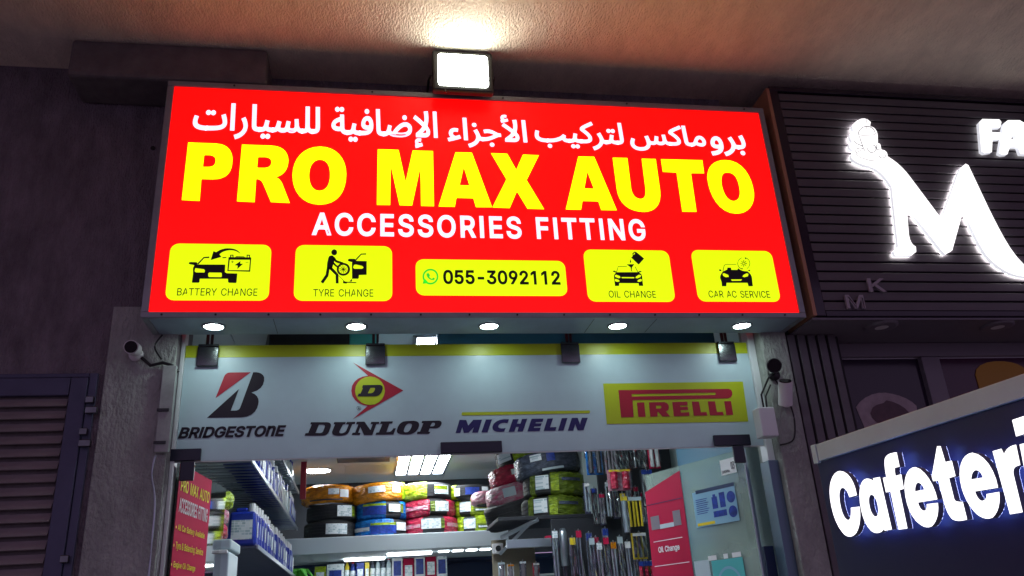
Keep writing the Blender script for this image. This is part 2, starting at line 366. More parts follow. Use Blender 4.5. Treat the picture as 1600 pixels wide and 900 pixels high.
# ---------------------------------------------------------------- letter outlines (thousandths of a metre on their sheet)
GLYPHS = {
  '&': (448, 'M197,-7C163,-7 135,-1 110,12C86,24 67,41 54,62C41,83 34,107 34,133C34,155 39,174 47,189C56,205 69,220 85,235L140,279L216,335L237,352C244,359 250,366 255,375C259,384 262,394 262,405C262,421 256,434 245,445C235,456 220,461 201,461C189,461 178,458 168,453C158,448 151,441 145,431C140,422 137,411 137,399C137,386 140,374 145,363L169,327L204,284L438,0L364,0L171,231L121,293C107,310 95,327 87,344C79,361 75,379 75,398C75,421 81,441 91,458C101,475 116,489 134,499C153,509 175,513 200,513C225,513 247,509 266,499C284,489 298,476 308,459C319,443 324,424 324,404C324,389 321,375 315,362C309,348 302,336 291,325C281,314 269,303 256,293L154,217C133,202 119,188 110,174C101,161 97,147 97,131C97,115 101,100 109,87C117,75 129,65 143,57C158,50 174,46 193,46C213,46 233,51 251,59C270,68 286,80 301,95C316,111 328,130 336,151C345,173 349,197 349,224L408,224C408,192 404,165 397,144C389,122 381,105 371,92L345,62L333,47C316,29 296,16 271,7C246,-2 221,-7 197,-7Z'),
  '-': (453, 'M337,244L337,188L114,188L114,244Z'),
  '.': (188, 'M95,-4C83,-4 72,0 63,9C54,18 50,28 50,41C50,54 54,65 63,73C72,82 83,87 95,87C108,87 119,82 128,73C137,65 141,54 141,41C141,28 137,18 128,9C119,0 108,-4 95,-4Z'),
  '0': (453, 'M227,-7C189,-7 157,3 130,24C103,45 83,74 69,113C55,152 48,199 48,254C48,309 55,356 69,395C83,434 104,464 130,484C157,505 189,516 227,516C264,516 296,505 323,484C350,464 370,434 384,395C398,356 405,309 405,254C405,199 398,152 384,113C370,74 350,45 323,24C297,3 264,-7 227,-7Z M227,50C252,50 273,58 290,74C308,90 321,113 330,144C339,174 344,211 344,254C344,297 339,334 330,365C321,395 308,419 290,435C273,451 252,460 227,460C202,460 180,451 163,435C146,419 132,395 123,365C114,334 109,297 109,254C109,211 114,174 123,144C132,113 146,90 163,74C180,58 202,50 227,50Z'),
  '1': (453, 'M276,509L276,0L212,0L212,448L209,448L86,358L86,427L198,509Z'),
  '2': (453, 'M64,0L64,47L234,229L282,282C295,298 304,313 311,327C317,341 320,356 320,371C320,390 316,405 308,419C299,432 288,442 273,449C259,456 242,460 224,460C204,460 187,456 172,447C158,439 147,428 139,413C131,399 127,382 127,362L66,362C66,392 72,419 86,442C100,465 119,483 143,496C167,509 194,516 225,516C255,516 282,509 306,497C329,484 348,467 361,445C374,424 381,399 381,372C381,354 378,335 371,318C364,300 353,280 336,259C319,237 296,211 267,180L153,60L153,57L389,57L389,0Z'),
  '3': (453, 'M218,-7C187,-7 158,-1 133,10C107,21 86,37 70,57C54,78 46,103 44,132L109,132C111,114 117,99 126,87C136,75 149,65 165,59C181,53 199,50 219,50C239,50 258,53 275,61C292,68 305,79 315,93C324,107 329,124 329,145C329,163 325,181 316,196C307,212 293,224 275,234C256,243 231,248 201,248L157,248L157,299L288,448L288,452L70,452L70,509L372,509L372,461L211,278L211,289C249,293 281,288 308,276C335,263 356,246 371,222C386,199 393,173 393,145C393,115 385,89 370,66C355,43 335,25 309,12C282,0 252,-7 218,-7Z'),
  '5': (453, 'M221,-7C191,-7 164,-1 140,11C116,23 97,39 83,60C69,81 61,104 60,130L122,130C124,115 129,101 138,89C147,77 159,67 173,60C188,53 204,50 221,50C242,50 260,55 276,64C292,74 305,87 314,104C323,121 328,141 328,162C328,184 323,204 314,221C304,238 291,252 275,262C258,272 239,277 218,277C201,277 184,274 167,268C151,263 138,255 128,246L67,253L96,509L366,509L366,452L151,452L134,301L136,301C147,311 161,319 178,325C194,331 211,334 229,334C253,334 274,329 294,321C313,313 331,301 345,285C359,270 371,252 379,231C387,210 391,188 391,163C391,130 384,101 369,76C354,50 334,30 309,15C283,1 254,-7 221,-7Z'),
  '9': (453, 'M226,516C258,516 286,508 310,494C335,480 354,460 368,434C382,409 389,380 389,347C389,323 383,297 373,270C362,243 343,209 315,168L200,0L130,0L301,248L307,248C303,238 296,229 287,221C279,213 269,207 257,202C245,197 232,195 218,195C187,195 160,201 137,214C114,227 96,245 83,269C70,292 64,320 64,352C64,384 71,412 85,436C99,461 118,480 143,494C167,508 195,516 226,516Z M226,460C207,460 189,456 174,446C159,437 147,424 138,407C130,391 125,372 125,352C125,330 130,312 138,295C147,279 159,266 174,257C189,248 207,243 226,243C246,243 263,248 279,257C294,266 306,279 314,295C323,311 327,330 327,350C327,372 323,391 314,407C306,424 294,437 279,446C264,456 246,460 226,460Z'),
  'A': (480, 'M16,0L201,509L276,509L463,0L395,0L287,302L264,372L232,478L245,478L213,371L191,302L85,0Z M110,142L110,199L370,199L370,142Z'),
  'B': (456, 'M60,0L60,509L241,509C276,509 306,503 329,491C352,479 369,462 381,442C392,422 398,399 398,374C398,352 394,334 387,320C379,306 369,294 356,286C344,277 330,271 315,267L315,262C331,261 347,255 363,245C379,235 392,221 402,203C413,185 418,163 418,136C418,111 412,87 400,67C388,46 370,30 344,18C319,6 287,0 247,0Z M125,57L245,57C284,57 313,65 330,80C347,95 355,114 355,137C355,154 351,170 342,184C334,198 321,209 306,218C290,227 271,231 248,231L125,231Z M125,285L238,285C257,285 273,289 288,296C303,303 315,313 323,326C332,339 336,355 336,372C336,395 328,414 313,429C297,444 273,452 240,452L125,452Z'),
  'C': (510, 'M267,-7C223,-7 184,4 150,25C116,46 89,76 70,115C50,154 40,201 40,254C40,308 50,354 70,393C89,432 116,462 150,484C184,505 223,516 267,516C293,516 317,512 340,504C363,497 384,486 402,471C420,457 436,439 448,418C460,398 468,374 473,348L408,348C404,366 398,381 389,395C381,408 370,419 357,428C345,438 331,444 315,449C300,454 284,456 267,456C236,456 208,448 184,432C159,417 139,394 125,364C111,334 103,297 103,254C103,211 111,175 125,145C140,115 159,92 184,76C209,61 236,53 267,53C284,53 300,55 315,60C331,65 345,71 357,81C370,90 381,101 389,114C398,128 404,143 408,160L473,160C469,135 460,111 448,91C436,70 421,52 402,38C384,23 363,12 341,5C318,-3 293,-7 267,-7Z'),
  'D': (502, 'M219,0L96,0L96,57L215,57C256,57 291,65 318,81C345,97 366,119 379,149C392,179 399,214 399,255C399,296 392,331 379,361C366,390 346,412 320,428C293,444 260,452 221,452L93,452L93,509L225,509C275,509 317,499 353,478C388,458 415,429 433,391C452,353 462,308 462,255C462,202 452,157 433,119C414,81 387,51 351,31C314,10 271,0 219,0Z M125,509L125,0L60,0L60,509Z'),
  'E': (419, 'M60,0L60,509L372,509L372,452L125,452L125,286L355,286L355,229L125,229L125,57L375,57L375,0Z'),
  'F': (410, 'M60,0L60,509L369,509L369,452L125,452L125,278L346,278L346,221L125,221L125,0Z'),
  'G': (520, 'M269,-7C223,-7 184,4 149,25C115,46 88,77 69,116C50,155 40,201 40,254C40,308 50,354 69,393C88,432 115,462 149,484C183,505 221,516 265,516C292,516 317,512 340,504C364,496 385,484 403,469C422,454 437,437 449,416C461,396 470,373 474,349L408,349C403,365 396,380 387,393C379,406 368,417 356,427C344,436 330,444 315,448C300,453 283,456 265,456C235,456 208,448 183,432C159,417 139,394 125,364C111,334 103,297 103,254C103,211 111,175 125,145C140,115 159,92 184,76C209,61 237,53 269,53C297,53 323,59 345,71C367,83 384,101 396,123C409,146 415,172 415,202L434,199L283,199L283,256L478,256L478,200C478,158 469,122 451,91C433,60 408,36 377,19C345,2 309,-7 269,-7Z'),
  'H': (517, 'M60,0L60,509L125,509L125,289L392,289L392,509L457,509L457,0L392,0L392,232L125,232L125,0Z'),
  'I': (195, 'M65,0L65,509L131,509L131,0Z'),
  'K': (467, 'M104,145L104,216L139,261L174,303L212,344L364,509L448,509L231,276L228,276Z M60,0L60,509L125,509L125,334L124,225L125,193L125,0Z M372,0L188,259L228,309L449,0Z'),
  'L': (393, 'M60,0L60,509L125,509L125,57L361,57L361,0Z'),
  'M': (628, 'M60,0L60,509L152,509L277,187L287,159L299,123L311,84L322,49L307,49L318,83L330,121L342,158L352,187L476,509L568,509L568,0L504,0L504,291L504,327L505,369L506,413L507,457L513,457L498,409L482,363L467,322L456,291L342,0L286,0L170,291L159,321L145,361L129,408L112,457L119,457L120,416L121,372L122,328L122,291L122,0Z'),
  'N': (523, 'M60,0L60,509L136,509L343,183L363,151L388,107L414,55L405,54L401,108L399,157L399,195L399,509L463,509L463,0L387,0L202,290L177,331L148,381L108,452L119,454L122,384L124,328L125,291L125,0Z'),
  'O': (533, 'M267,-7C223,-7 184,4 150,25C116,46 90,76 70,115C50,154 40,201 40,254C40,308 50,354 70,393C90,432 116,462 150,484C184,505 223,516 267,516C311,516 350,505 384,484C418,462 444,432 464,393C483,354 493,308 493,254C493,201 483,154 464,115C444,76 418,46 384,25C350,4 311,-7 267,-7Z M267,53C297,53 325,61 349,76C374,91 394,114 408,144C423,174 430,211 430,254C430,298 423,335 408,365C394,395 374,417 349,433C325,448 297,456 267,456C236,456 209,448 184,433C159,417 140,394 125,364C111,334 103,297 103,254C103,211 111,174 125,144C140,114 159,92 184,76C209,61 236,53 267,53Z'),
  'P': (445, 'M60,0L60,509L235,509C274,509 307,502 332,487C358,473 377,454 390,430C402,405 409,378 409,348C409,317 402,290 390,265C377,241 358,222 332,207C307,193 274,186 235,186L109,186L109,242L233,242C259,242 281,247 297,256C313,265 325,278 333,294C341,310 344,328 344,348C344,368 341,386 333,402C325,417 313,430 297,439C280,448 259,452 232,452L125,452L125,0Z'),
  'R': (449, 'M60,0L60,509L236,509C275,509 307,502 333,489C359,475 378,457 390,433C403,410 409,382 409,352C409,321 403,295 390,271C378,248 359,230 333,217C307,204 275,198 236,198L96,198L96,255L234,255C260,255 281,259 298,267C314,275 326,286 334,300C341,315 345,332 345,352C345,372 341,390 334,405C326,420 314,431 298,440C281,448 259,452 233,452L125,452L125,0Z M353,0L230,229L303,229L428,0Z'),
  'S': (447, 'M224,-9C187,-9 155,-3 128,9C100,21 79,38 64,60C49,82 40,107 38,137L104,137C106,117 112,101 123,88C134,75 149,65 166,59C184,52 203,49 224,49C247,49 268,53 286,60C304,68 319,78 329,92C340,105 346,121 346,139C346,155 341,169 332,179C323,189 311,198 296,205L245,222L184,239C142,251 109,268 86,289C63,311 52,339 52,372C52,401 60,426 75,448C90,469 111,486 138,498C164,510 194,516 227,516C261,516 290,510 316,498C342,486 362,469 377,449C392,428 400,404 401,378L337,378C335,403 323,423 302,437C281,451 256,459 225,459C203,459 184,455 167,448C151,441 138,431 129,418C120,406 115,391 115,376C115,358 120,344 131,334C142,323 154,314 169,308L212,293L264,279L312,264C328,257 344,248 359,238C373,227 385,214 395,198C404,181 408,162 408,139C408,111 401,86 386,64C372,41 351,24 323,11C296,-2 263,-9 224,-9Z'),
  'T': (449, 'M32,452L32,509L417,509L417,452L257,452L257,0L193,0L193,452Z'),
  'U': (517, 'M259,-8C219,-8 184,0 154,15C124,31 101,53 85,80C68,107 60,138 60,173L60,509L124,509L124,178C124,154 130,132 141,113C152,94 167,79 187,68C207,57 231,52 259,52C287,52 311,57 331,68C351,79 366,94 377,113C387,132 393,154 393,178L393,509L457,509L457,173C457,138 449,107 433,80C416,53 393,31 363,15C334,0 299,-8 259,-8Z'),
  'V': (480, 'M204,0L16,509L84,509L192,206L215,137L248,31L235,31L267,138L290,206L395,509L463,509L278,0Z'),
  'X': (474, 'M18,0L217,284L217,236L29,509L104,509L178,400L204,361L223,329L243,292L232,292L252,329L272,361L298,400L374,509L446,509L259,239L259,287L456,0L382,0L292,129L268,165L250,195L230,231L244,231L225,196L206,166L182,129L91,0Z'),
  'Y': (472, 'M203,0L203,208L16,509L91,509L192,344L222,292L250,230L224,230L251,293L280,344L381,509L455,509L268,208L268,0Z'),
  'a': (389, 'M160,-9C136,-9 114,-4 94,5C75,14 59,27 48,45C36,62 30,83 30,108C30,130 35,147 43,161C52,175 63,185 78,193C92,201 108,207 125,211L178,220L234,227C248,228 258,231 265,235C272,239 276,245 276,255L276,257C276,272 273,286 267,297C261,308 252,316 240,322C228,328 213,331 196,331C178,331 162,328 149,322C136,317 126,309 118,301C110,292 104,283 100,274L41,291C50,314 62,332 79,346C95,360 113,369 133,375C153,381 173,384 194,384C208,384 223,383 239,379C255,376 271,370 286,360C301,351 313,338 322,320C332,303 337,280 337,251L337,0L277,0L277,52L272,52C268,43 261,34 252,25C243,15 230,7 215,1C200,-5 182,-9 160,-9Z M170,45C193,45 212,50 228,59C243,68 255,79 263,93C271,107 276,122 276,138L276,190C273,187 268,184 259,182L231,176L200,171L175,168L134,159C121,154 111,148 103,139C96,131 92,119 92,105C92,92 95,81 102,72C109,63 118,57 130,52C142,48 155,45 170,45Z'),
  'b': (424, 'M229,-8C206,-8 187,-4 172,4C158,12 146,21 138,31L118,59L112,59L112,0L53,0L53,509L114,509L114,319L118,319L137,346C145,356 157,365 171,373C186,381 205,384 229,384C261,384 289,376 313,361C337,345 356,322 370,293C383,263 390,229 390,189C390,149 383,114 370,84C356,55 337,32 313,16C289,0 261,-8 229,-8Z M220,47C244,47 263,53 279,66C295,78 308,95 316,117C324,138 328,162 328,189C328,216 324,240 316,261C308,282 296,299 280,311C264,324 244,330 220,330C197,330 177,324 161,312C145,300 133,284 125,263C117,242 113,217 113,189C113,161 117,136 125,115C133,94 146,77 162,65C178,53 197,47 220,47Z'),
  'c': (396, 'M207,-8C173,-8 143,0 117,16C91,33 71,56 56,85C41,114 34,149 34,187C34,227 41,262 56,291C71,321 91,343 117,360C143,376 173,384 207,384C226,384 243,382 260,377C276,372 292,365 305,356C319,347 330,335 340,322C350,309 357,294 362,277L303,262C300,272 296,281 290,289C285,297 278,305 270,311C262,317 253,322 242,325C232,328 220,330 207,330C182,330 161,323 145,310C129,297 116,280 108,258C100,237 96,213 96,187C96,162 100,139 108,117C116,96 129,79 145,66C161,53 182,46 207,46C220,46 232,48 243,52C253,55 263,60 271,66C279,72 286,80 292,89C297,97 301,107 304,117L363,102C358,85 351,70 341,56C332,43 320,31 306,21C293,12 277,4 261,-1C244,-6 226,-8 207,-8Z'),
  'e': (404, 'M212,-8C175,-8 143,0 117,16C90,33 70,56 56,85C41,114 34,148 34,187C34,226 41,260 55,290C69,319 89,343 115,359C141,376 171,384 205,384C226,384 246,381 266,374C285,367 303,356 319,341C335,326 348,306 357,282C366,258 371,228 371,194L371,169L75,169L75,221L338,221L310,202C310,227 306,249 298,269C290,288 278,303 263,314C247,325 228,330 205,330C182,330 163,325 146,313C130,302 118,288 109,270C100,251 96,232 96,211L96,178C96,150 101,126 110,106C120,87 134,72 151,61C168,51 189,46 212,46C228,46 241,48 254,53C266,57 277,64 285,73C294,82 301,93 306,105L365,91C359,71 349,54 335,39C321,24 303,13 283,4C262,-4 238,-8 212,-8Z'),
  'g': (425, 'M207,-151C179,-151 155,-147 134,-140C113,-132 96,-123 82,-110C69,-98 58,-84 51,-69L101,-41L122,-66C130,-75 141,-82 154,-88C168,-94 186,-97 207,-97C238,-97 263,-90 282,-75C302,-60 311,-37 311,-6L311,68L306,68L287,41C278,32 267,23 252,16C238,8 219,5 195,5C164,5 137,12 113,27C88,41 69,62 55,90C41,118 34,152 34,191C34,230 41,264 55,293C69,322 88,345 112,361C137,376 165,384 196,384C220,384 239,381 253,373C268,365 280,356 288,346L308,319L313,319L313,379L372,379L372,-9C372,-42 365,-69 350,-90C335,-111 316,-126 291,-136C266,-146 238,-151 207,-151Z M205,59C228,59 248,64 264,75C280,86 292,101 300,121C308,141 312,165 312,193C312,220 308,243 300,264C292,284 280,301 264,312C248,324 228,330 205,330C181,330 161,324 145,312C129,299 117,283 109,262C100,242 96,219 96,193C96,166 100,143 109,123C117,103 129,87 145,76C162,65 181,59 205,59Z'),
  'h': (410, 'M114,227L114,0L53,0L53,509L114,509L114,287L102,287C114,322 131,347 152,362C174,377 199,384 227,384C253,384 276,379 295,369C315,358 330,342 341,321C352,299 357,273 357,240L357,0L296,0L296,235C296,265 288,288 273,304C258,321 237,329 210,329C192,329 175,325 161,317C146,309 135,298 126,283C118,267 114,249 114,227Z'),
  'i': (167, 'M53,0L53,379L114,379L114,0Z M84,443C72,443 62,447 54,455C45,462 41,472 41,483C41,494 45,504 54,512C62,520 72,524 84,524C95,524 106,520 114,512C122,504 126,494 126,483C126,472 122,462 114,455C106,447 95,443 84,443Z'),
  'l': (189, 'M139,-2C110,-2 88,5 74,20C60,35 53,57 53,84L53,509L114,509L114,99C114,81 116,69 120,62C125,55 133,52 146,52L160,53L170,54L181,3L162,-1Z'),
  'n': (410, 'M114,227L114,0L53,0L53,379L112,379L112,287L102,287C114,322 131,347 152,362C174,377 199,384 227,384C253,384 276,379 295,369C314,358 330,342 341,321C352,299 357,273 357,240L357,0L296,0L296,235C296,265 288,288 273,304C258,321 237,329 210,329C192,329 175,325 161,317C146,309 135,298 126,283C118,267 114,249 114,227Z'),
  'o': (415, 'M207,-8C173,-8 143,0 117,16C91,33 71,56 56,85C41,114 34,149 34,187C34,227 41,262 56,291C71,321 91,343 117,360C143,376 173,384 207,384C242,384 273,376 299,360C325,343 345,321 359,291C374,262 381,227 381,187C381,149 374,114 359,85C345,56 325,33 299,16C273,0 242,-8 207,-8Z M207,46C233,46 254,53 270,66C287,79 299,96 307,117C315,139 319,162 319,187C319,213 315,236 307,258C299,280 287,297 270,310C254,323 233,330 207,330C182,330 161,323 145,310C129,297 116,280 108,258C100,237 96,213 96,187C96,162 100,139 108,117C116,96 129,79 145,66C161,53 182,46 207,46Z'),
  'r': (259, 'M53,0L53,379L112,379L112,321L115,321C122,340 135,355 152,367C170,379 190,385 213,385L229,384L243,384L243,322L230,324L207,326C189,326 173,322 159,315C145,307 134,297 126,284C118,270 114,255 114,237L114,0Z'),
  't': (227, 'M204,379L204,327L6,327L6,379Z M65,471L126,471L126,98C126,81 129,69 136,61C143,54 154,50 170,50L185,51L202,54L213,2L192,-3L168,-4C136,-4 110,4 92,21C74,38 65,62 65,93Z'),
  'v': (389, 'M163,0L17,379L84,379L165,155L187,87L206,21L184,21L203,87L224,155L305,379L371,379L226,0Z'),
  'y': (389, 'M47,-139L61,-86L71,-87C83,-90 94,-91 104,-89C114,-87 122,-82 130,-74C138,-66 145,-53 151,-36L163,-1L17,379L84,379L165,155L187,87L206,21L184,21L202,87L224,155L305,379L371,379L204,-58C196,-78 187,-94 177,-107C166,-120 153,-129 139,-136C125,-142 109,-145 91,-145L65,-143Z'),
  '•': (389, 'M194,93C174,93 156,97 139,107C123,117 109,130 100,147C90,163 85,182 85,202C85,222 90,240 100,257C109,273 123,287 139,296C156,306 174,311 194,311C215,311 233,306 249,296C266,287 279,273 289,257C299,240 304,222 304,202C304,182 299,163 289,147C279,130 266,117 249,107C233,97 215,93 194,93Z'),
  'ñ': (460, 'M125,295L125,0L58,0L58,493L123,493L123,373L112,373C125,419 144,451 167,471C191,490 219,499 250,499C278,499 304,493 324,480C345,465 363,445 375,417C387,389 393,355 393,312L393,0L326,0L326,306C326,344 317,374 300,395C284,417 261,428 231,428C211,428 193,422 177,412C161,402 148,387 139,368C130,347 125,324 125,295Z'),
}
AR = {
  'pro': 'M34,-136L24,-88C47,-85 69,-80 89,-74C109,-69 126,-60 141,-50C155,-39 166,-25 174,-8C182,10 186,31 186,57L183,93C180,104 177,114 172,123C167,131 162,138 155,143C148,149 141,151 133,151C124,151 115,148 108,141C101,134 95,125 91,114C87,104 85,93 85,82C85,74 86,67 90,61C93,55 99,50 107,47C115,44 125,42 138,42L172,46L202,55L205,14C195,7 184,2 171,-1L132,-5C117,-5 104,-3 92,0C81,3 71,8 63,14C54,20 48,28 44,37C40,47 38,58 38,71C38,86 40,101 45,116C50,131 57,145 65,158C74,170 84,180 97,188C109,196 123,200 138,200C153,200 167,196 179,188C191,180 201,169 209,155C217,141 222,125 226,108C230,90 232,73 232,54C232,17 225,-15 210,-41C195,-68 173,-89 144,-105C114,-121 78,-131 34,-136Z M267,-138L250,-92C279,-83 303,-72 322,-60C341,-48 357,-35 368,-21C379,-7 387,7 392,22C397,36 399,50 399,63C399,83 395,102 386,122L358,179L401,201L421,160L437,122L448,90C453,73 460,61 469,55C478,49 490,46 506,46C514,46 520,43 524,39C527,34 529,29 529,23C529,16 527,10 521,5C516,0 508,-3 500,-3C482,-3 468,0 457,6C446,12 438,20 433,31C427,41 423,51 421,62L440,52C440,25 435,2 423,-20C411,-41 396,-60 378,-76C360,-92 341,-105 321,-116C302,-126 284,-133 267,-138Z M500,-3L506,46L552,49C563,52 572,56 577,64C582,71 584,82 584,97L580,132L567,175L551,221L599,239L613,196L625,148L630,106C630,90 628,76 624,64C621,52 616,42 609,33C603,25 594,18 584,13C573,7 561,3 547,1Z M563,-113C555,-113 548,-110 542,-105C536,-99 533,-92 533,-84C533,-76 536,-69 542,-63C548,-57 555,-55 563,-55C571,-55 578,-57 584,-63C589,-69 592,-76 592,-84C592,-92 589,-99 584,-105C578,-110 571,-113 563,-113Z',
  'maks': 'M186,-138C163,-138 142,-134 122,-128C101,-122 83,-113 68,-101C52,-90 40,-75 31,-58C22,-42 18,-22 18,-1L20,30L29,65L43,104L85,88L75,56L68,28L66,4C66,-17 72,-34 83,-47C94,-61 108,-72 127,-79C145,-85 165,-89 187,-89C214,-89 237,-86 255,-80C273,-74 287,-66 298,-55C309,-45 316,-34 321,-22C326,-9 328,3 328,15L324,65L314,110L301,155L349,168L362,119L368,95C372,80 377,69 383,63C389,56 396,51 403,49L430,46L451,49C457,51 463,55 468,63C473,70 478,82 482,99L494,167L539,159L535,133L530,102L528,77L532,61C535,56 540,53 547,50C555,47 567,46 582,46C602,46 616,50 625,58C634,66 638,79 638,96L638,125L636,159L631,202L675,205L683,126C686,105 690,89 696,77C701,66 709,57 719,53C729,48 742,46 758,46C766,46 772,43 776,39C780,34 782,29 782,23C782,16 779,10 774,5C768,0 761,-3 752,-3C734,-3 719,0 706,7C693,13 683,21 675,32C668,43 663,55 660,68L670,64C666,46 659,33 650,23C641,13 630,6 617,3C604,-1 591,-3 577,-3C559,-3 545,-1 534,4C523,8 514,15 508,23C502,32 498,44 496,57L516,57C510,43 503,32 495,23C487,14 478,7 467,3C456,-1 443,-3 427,-3C415,-3 404,-1 395,2C387,5 379,10 374,15C368,20 364,27 360,33L353,55L378,24C376,5 372,-15 365,-34C359,-53 349,-71 334,-86C320,-102 301,-114 277,-124C253,-133 222,-138 186,-138Z M752,-3L758,46L814,46C837,46 856,47 869,49C883,52 893,55 900,60C906,64 910,68 913,73L916,88C916,97 912,109 905,122C899,136 884,153 863,174L830,205L799,230L777,248C772,254 769,257 769,260L770,277L774,293L781,304L812,329L856,355L913,384L982,419L1002,375L923,337L870,309L831,286L797,263L806,285L872,229C891,212 908,195 921,179C934,163 943,148 950,132C957,117 960,101 960,85L956,57C952,47 946,37 935,28C925,19 910,11 889,6C869,0 841,-3 806,-3Z M1169,-3C1137,-3 1113,1 1096,8C1080,15 1068,26 1062,41C1055,56 1052,75 1051,99L1039,423L1088,423L1100,118C1100,99 1102,84 1105,73C1108,63 1115,56 1125,52C1136,48 1152,46 1175,46C1183,46 1189,43 1193,39C1197,34 1199,29 1199,23C1199,16 1196,10 1190,5C1185,0 1178,-3 1169,-3Z M1169,-3L1175,46C1186,46 1195,48 1203,53C1210,57 1218,65 1225,76L1248,121C1259,146 1271,165 1282,178C1293,191 1304,200 1316,205C1327,210 1338,212 1349,212C1363,212 1375,209 1386,202C1398,195 1408,186 1417,174C1425,163 1432,150 1437,137C1442,123 1445,109 1445,96C1445,72 1440,53 1432,39C1424,25 1413,15 1400,9C1388,3 1374,0 1360,0C1348,0 1332,2 1313,7C1294,12 1270,24 1241,43L1264,81C1283,68 1301,60 1316,55C1332,51 1345,49 1355,49C1367,49 1376,50 1382,54C1389,57 1394,62 1397,68C1400,74 1402,82 1402,90C1402,101 1399,112 1394,124C1388,135 1381,145 1373,152C1364,160 1355,164 1346,164C1338,164 1332,162 1325,158C1318,154 1311,146 1304,136L1280,90C1270,68 1261,51 1253,39C1244,26 1236,17 1227,11C1218,5 1209,1 1200,0Z',
  'tarkib': 'M231,-12L247,36L323,41C350,44 377,49 403,57C430,64 455,75 480,88C504,102 525,119 543,139L580,117L573,96L571,81C571,75 574,70 578,64C582,59 590,55 603,51C615,47 632,46 654,46C662,46 668,43 672,39C676,34 678,29 678,23C678,16 675,10 669,5C664,0 657,-3 648,-3C623,-3 600,0 581,5C562,10 548,19 539,31C529,42 526,57 529,76L540,72C524,58 505,46 483,35C461,25 437,16 410,9C384,2 355,-4 325,-7C295,-11 264,-12 231,-12Z M231,-12C196,-12 165,-10 138,-6C112,-1 90,6 72,15C54,25 41,37 31,52C22,68 18,86 18,108L20,138L26,170L34,201L79,190L74,169L68,144L66,122C66,101 72,84 82,72C93,60 111,50 137,45C163,39 200,36 247,36L258,7Z M274,-125C266,-125 259,-122 253,-116C248,-111 245,-104 245,-96C245,-88 248,-81 253,-75C259,-69 266,-66 274,-66C282,-66 289,-69 295,-75C301,-81 303,-88 303,-96C303,-104 301,-111 295,-116C289,-122 282,-125 274,-125Z M648,-3L654,46C674,46 689,47 700,50C711,53 720,59 725,67C731,76 736,88 739,104L752,168L798,159L793,135L788,109L786,87L787,71C788,65 791,61 796,57C801,54 810,51 822,49L875,46C883,46 889,43 893,39C897,34 899,29 899,23C899,16 896,10 890,5C885,0 878,-3 869,-3C845,-3 826,-2 811,1C797,3 787,7 779,12C772,18 767,24 764,32L757,59L775,57C768,45 762,35 754,27C747,19 739,13 729,8C720,4 708,1 695,-1Z M797,-115C789,-115 782,-112 776,-106C770,-101 768,-94 768,-86C768,-78 770,-71 776,-65C782,-59 789,-56 797,-56C805,-56 812,-59 818,-65C823,-71 826,-78 826,-86C826,-94 823,-101 818,-106C812,-112 805,-115 797,-115Z M716,-115C708,-115 701,-112 695,-106C689,-101 686,-94 686,-86C686,-78 689,-71 695,-65C701,-59 708,-56 716,-56C724,-56 731,-59 737,-65C742,-71 745,-78 745,-86C745,-94 742,-101 737,-106C731,-112 724,-115 716,-115Z M869,-3L875,46L931,46C954,46 972,47 986,49C1000,52 1010,55 1016,60C1023,64 1027,68 1029,73L1033,88C1033,97 1029,109 1022,122C1015,136 1001,153 980,174L947,205L916,230L894,248C888,254 886,257 886,260L887,277L891,293L898,304L929,329L972,355L1029,384L1099,419L1119,375L1040,337L986,309L948,286L914,263L923,285L989,229C1008,212 1024,195 1037,179C1050,163 1060,148 1067,132C1074,117 1077,101 1077,85L1072,57C1069,47 1062,37 1052,28C1042,19 1026,11 1006,6C985,0 958,-3 923,-3Z M1116,-138L1098,-92C1127,-83 1151,-72 1170,-60C1190,-48 1205,-35 1216,-21C1227,-7 1235,7 1240,22C1245,36 1247,50 1247,63C1247,83 1243,102 1234,122L1206,179L1250,201L1269,160L1285,122L1296,90C1301,73 1309,61 1317,55C1326,49 1338,46 1354,46C1362,46 1368,43 1372,39C1376,34 1378,29 1378,23C1378,16 1375,10 1369,5C1364,0 1357,-3 1348,-3C1331,-3 1316,0 1306,6C1295,12 1287,20 1281,31C1275,41 1272,51 1270,62L1289,52C1289,25 1283,2 1271,-20C1260,-41 1245,-60 1226,-76C1208,-92 1189,-105 1170,-116C1150,-126 1132,-133 1116,-138Z M1348,-3L1354,46C1374,46 1389,47 1400,50C1411,53 1420,59 1425,67C1431,76 1436,88 1439,104L1452,168L1499,159L1493,135L1488,109L1486,87L1487,71C1488,65 1491,61 1496,57C1501,54 1510,51 1522,49L1575,46C1583,46 1589,43 1593,39C1597,34 1599,29 1599,23C1599,16 1596,10 1590,5C1585,0 1578,-3 1569,-3C1545,-3 1526,-2 1512,1C1497,3 1487,7 1479,12C1472,18 1467,24 1464,32L1457,59L1475,57C1468,45 1462,35 1454,27C1447,19 1439,13 1429,8C1420,4 1408,1 1395,-1Z M1506,229C1498,229 1491,232 1485,237C1479,243 1477,250 1477,258C1477,266 1479,273 1485,279C1491,285 1498,287 1506,287C1514,287 1521,285 1527,279C1532,273 1535,266 1535,258C1535,250 1532,243 1527,237C1521,232 1514,229 1506,229Z M1425,229C1417,229 1410,232 1404,237C1398,243 1395,250 1395,258C1395,266 1398,273 1404,279C1410,285 1417,287 1425,287C1433,287 1440,285 1445,279C1451,273 1454,266 1454,258C1454,250 1451,243 1445,237C1440,232 1433,229 1425,229Z M1569,-3L1574,46C1597,46 1613,48 1622,52C1631,57 1636,64 1638,75L1638,122L1627,423L1675,423L1687,127C1688,106 1687,87 1685,71C1683,55 1678,41 1670,30C1661,19 1649,11 1633,5C1617,0 1596,-3 1569,-3Z',
